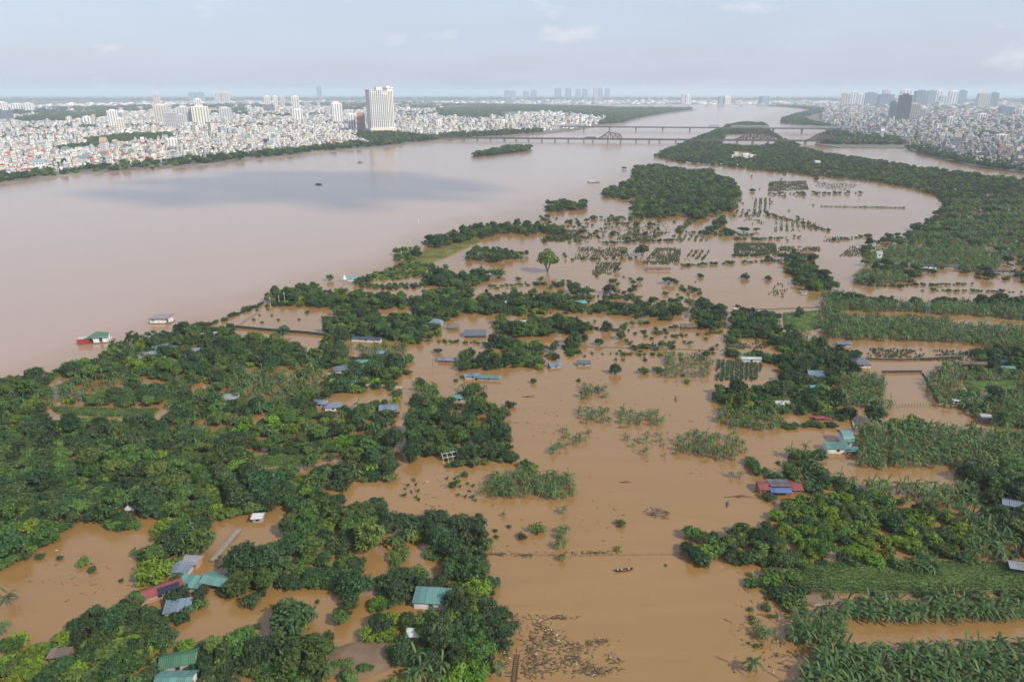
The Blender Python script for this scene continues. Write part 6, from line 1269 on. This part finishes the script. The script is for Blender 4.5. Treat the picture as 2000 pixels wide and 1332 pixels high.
HT = np.concatenate([
  town([(-40,350),(0,346),(100,336),(200,326),(300,319),(440,307),(540,297),(640,286),(745,277),(800,270),(900,262),(1000,257),(1060,252),(1060,246),(980,246),(860,246),(700,250),(500,254),(250,262),(-40,275)], 11.5, 7, .80, .86, 1.0, HOLES),
  town([(-40,275),(250,262),(500,254),(700,250),(860,246),(980,246),(1060,246),(1130,240),(1120,228),(960,234),(860,230),(700,230),(500,234),(250,238),(-40,246)], 15, 9, .72, .84, 1.05, HOLES),
  town([(-40,246),(250,238),(500,234),(700,230),(860,228),(860,218),(700,218),(500,220),(250,222),(-40,226)], 24, 14, .62, .85, 1.1, HOLES),
  town([(-40,226),(250,222),(500,220),(700,218),(860,218),(860,208),(500,208),(-40,210)], 42, 24, .55, .88, 1.2),
  town([(-40,210),(500,208),(860,207),(980,206),(980,200),(500,200),(-40,201)], 75, 40, .5, 1.0, 1.4),
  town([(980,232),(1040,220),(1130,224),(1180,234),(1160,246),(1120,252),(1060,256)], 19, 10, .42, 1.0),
  town([(1775,285),(1800,292),(1860,308),(1905,320),(2040,340),(2040,290),(1960,286),(1880,282),(1800,275)], 10.5, 7, .8, .55),  # right bank: lower dim paints backlit shade into wall and roof colours
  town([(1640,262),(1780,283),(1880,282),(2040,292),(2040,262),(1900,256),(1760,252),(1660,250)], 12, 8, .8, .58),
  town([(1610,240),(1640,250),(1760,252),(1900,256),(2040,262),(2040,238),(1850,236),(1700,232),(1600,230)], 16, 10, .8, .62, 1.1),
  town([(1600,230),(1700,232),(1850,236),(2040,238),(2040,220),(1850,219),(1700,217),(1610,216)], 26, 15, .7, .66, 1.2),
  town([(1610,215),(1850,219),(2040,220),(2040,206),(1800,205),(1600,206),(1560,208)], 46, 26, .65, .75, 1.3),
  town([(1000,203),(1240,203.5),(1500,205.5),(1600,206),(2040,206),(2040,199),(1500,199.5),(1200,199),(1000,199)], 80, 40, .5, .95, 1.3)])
HT = HT[[inside_view(x, y, 5, 30) for x, y in HT[:, :2]]]
app = HT[:, 2] * HT[:, 4] / (HT[:, 0] ** 2 + HT[:, 1] ** 2); HT = HT[np.argsort(-app)]
HM = {}
for k in range(10): HM['w%d' % k] = mat(f'render_wall_{"abcdefghij"[k]}', tuple(WALLC[k]), .85, .2, noise=.15, nscale=.4); HM['r%d' % k] = mat(f'house_roof_{"abcdefghij"[k]}', tuple(ROOFC[k]), .8, .2, noise=.2, nscale=.4)
def unit_wall(nst, wk):
    b = MB(); b.box(-.5, .5, -.5, .5, -.15, 1)
    for i in range(nst):
        z0_, z1_ = (i + .3) / nst, (i + .8) / nst
        for x in (-.28, .02, .28): b.box(x - .09, x + .09, -.512, -.501, z0_, z1_, 1)
        for y in (-.2, .2): b.box(.501, .512, y - .08, y + .08, z0_, z1_, 1); b.box(-.512, -.501, y - .08, y + .08, z0_, z1_, 1)
    return b.mesh('wall', [HM['w%d' % wk], M['tower_glass']])
UW = {}; UR = {}; items = []
for rk in range(10):
    b = MB(); b.box(-.52, .52, -.52, .52, 1.001, 1.03); b.box(-.5, .5, -.5, -.46, 1.031, 1.09); b.box(-.5, .5, .46, .5, 1.031, 1.09); UR['flat', rk] = b.mesh('roof', HM['r%d' % rk])
    b = MB(); b.add([(-.56,-.54,1.0),(.56,-.54,1.0),(.56,0,1.32),(-.56,0,1.32),(-.56,.54,1.0),(.56,.54,1.0)], [(0,1,2,3),(3,2,5,4),(0,3,4),(1,5,2),(0,4,5,1)]); UR['gable', rk] = b.mesh('roof', HM['r%d' % rk])
b = MB(); b.box(-.2, .2, -.1, .3, 1.031, 1.28); STAIR = {k: b.mesh('stair_house', HM['w%d' % k]) for k in range(10)}
CN = ['white', 'off-white', 'cream', 'silver', 'pinkish', 'yellow', 'grey', 'bluish', 'ivory', 'charcoal']; RN = ['pale', 'grey', 'red', 'dark red', 'tan', 'blue-grey', 'white', 'green', 'dark', 'beige']
for x, y, w, d, hh, rz, wk, rk, dim, r in HT[:300]:
    wk, rk = (int(wk), int(rk)) if x < 0 or r < .25 else ((6, 3, 9, 4)[int(wk) % 4], (8, 1, 9, 3)[int(rk) % 4]); nst = max(2, int(hh / 3.6)); o = thing('row_house', (x, y, 1.5), rz, scale=(w, d, hh))  # right-hand houses: greyer walls and darker roofs, backlit shade put into the colours
    if (nst, wk) not in UW: UW[nst, wk] = unit_wall(nst, wk)
    link('wall', UW[nst, wk], o); g = r < .38; link('roof', UR['gable' if g else 'flat', rk], o)
    if not g and r < .8: link('stair_house', STAIR[wk], o)
    items.append((o, x, y, f'{RN[rk]}-roofed {CN[wk]} house'))
place_labels(items, LMC, 'house', 'town houses on the river banks')
HR = HT[300:]; n = len(HR); c, s = np.cos(HR[:, 5]), np.sin(HR[:, 5]); gable = HR[:, 9] < .38
def corners(fx, fy, z):
    lx, ly = HR[:, 2] * fx, HR[:, 3] * fy; return np.stack([lx * c - ly * s + HR[:, 0], lx * s + ly * c + HR[:, 1], z], 1)
H0 = np.full(n, 1.0); H1 = 1.5 + HR[:, 4]; H2 = H1 + np.where(gable, HR[:, 2] * .22, .02); st = np.where(gable, 0, np.where(HR[:, 9] < .8, 2.2, .02))
V = np.stack([corners(-.5,-.5,H0),corners(.5,-.5,H0),corners(.5,.5,H0),corners(-.5,.5,H0),corners(-.5,-.5,H1),corners(.5,-.5,H1),corners(.5,.5,H1),corners(-.5,.5,H1),
              corners(np.where(gable,-.5,-.5),np.where(gable,0,-.5),H2),corners(.5,np.where(gable,0,-.5),H2),corners(.5,np.where(gable,0,.5),H2),corners(-.5,np.where(gable,0,.5),H2),
              corners(-.2,-.1,H1+.03),corners(.2,-.1,H1+.03),corners(.2,.3,H1+.03),corners(-.2,.3,H1+.03),corners(-.2,-.1,H1+.03+st),corners(.2,-.1,H1+.03+st),corners(.2,.3,H1+.03+st),corners(-.2,.3,H1+.03+st)], 1).reshape(-1, 3)
fq = np.array([(0,1,5,4),(1,2,6,5),(2,3,7,6),(3,0,4,7),(4,5,9,8),(6,7,11,10),(5,6,10,9),(7,4,8,11),(8,9,10,11),(12,13,17,16),(13,14,18,17),(14,15,19,18),(15,12,16,19),(16,17,18,19)])
rf = np.array([0,0,0,0,1,1,2,2,1,0,0,0,0,0]); Q = (np.arange(n)[:, None, None] * 20 + fq[None]).reshape(-1, 4)
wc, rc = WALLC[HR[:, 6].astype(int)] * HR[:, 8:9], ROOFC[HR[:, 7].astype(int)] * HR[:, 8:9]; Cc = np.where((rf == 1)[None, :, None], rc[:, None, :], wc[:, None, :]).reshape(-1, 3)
# doors and windows of the nearer ones: dark openings standing 5 cm proud of the wall
nn = min(n, 2600); WV = []; WQ = []
for i in range(nn):
    x, y, w, d, hh, rz, *_ = HR[i]; ca, sa = math.cos(rz), math.sin(rz); nst = max(1, int(hh / 4))
    for k in range(nst):
        z0_, z1_ = 1.5 + hh * (k + .3) / nst, 1.5 + hh * (k + .75) / nst
        for side in (0, 1, 2):
            for f in (-.22, .22):
                if side == 0: q = [((f - .1) * w, -d/2 - .05), ((f + .1) * w, -d/2 - .05)]
                else: sx = (w/2 + .05) * (1 if side == 1 else -1); q = [(sx, (f - .09) * d), (sx, (f + .09) * d)]
                o4 = len(WV); (a0, b0), (a1, b1) = q; g = lambda a, b_, z: (a * ca - b_ * sa + x, a * sa + b_ * ca + y, z); WV += [g(a0, b0, z0_), g(a1, b1, z0_), g(a1, b1, z1_), g(a0, b0, z1_)]; WQ.append((o4, o4+1, o4+2, o4+3))
off = len(V); V = np.concatenate([V, np.array(WV)]); Q = np.concatenate([Q, np.array(WQ) + off]); Cc = np.concatenate([Cc, np.tile((.07, .08, .09), (len(WQ), 1))])
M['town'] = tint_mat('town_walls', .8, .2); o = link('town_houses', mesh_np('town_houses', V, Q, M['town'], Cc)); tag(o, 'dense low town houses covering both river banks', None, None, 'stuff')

# ------------------------------------------------------------------ a fair-weather cloud high on the sun side, above the frame: its shade lies on the river
M['cloud'] = mat('cloud_white', (.85, .86, .88), 1.0, 0.0)
def cloud(shade_px, Z, rx, ry, seed):
    rs = np.random.default_rng(seed); g = at(*shade_px); k = Z / TO_SUN.z; c = np.array([g.x + TO_SUN.x * k, g.y + TO_SUN.y * k, Z]); bm = bmesh.new()
    for i in range(50):
        a = rs.uniform(0, 6.28); r = rs.uniform(0, 1) ** .6; q = c + np.array([math.cos(a) * r * rx, math.sin(a) * r * ry, rs.uniform(0, 60) * (1 - r)]); s_ = rs.uniform(.14, .26) * (rx + ry) / 2 * (1.15 - .5 * r)
        bmesh.ops.create_icosphere(bm, subdivisions=2, radius=s_, matrix=Matrix.Translation(Vector(q)) @ Matrix.Diagonal((1.2, 1.1, .5, 1)))
    me = bpy.data.meshes.new('cloud'); bm.to_mesh(me); bm.free(); me.materials.append(M['cloud']); me.polygons.foreach_set('use_smooth', np.ones(len(me.polygons), bool)); o = link('cloud', me); o['kind'] = 'structure'
cloud((600, 366), 1100, 270, 165, 8)
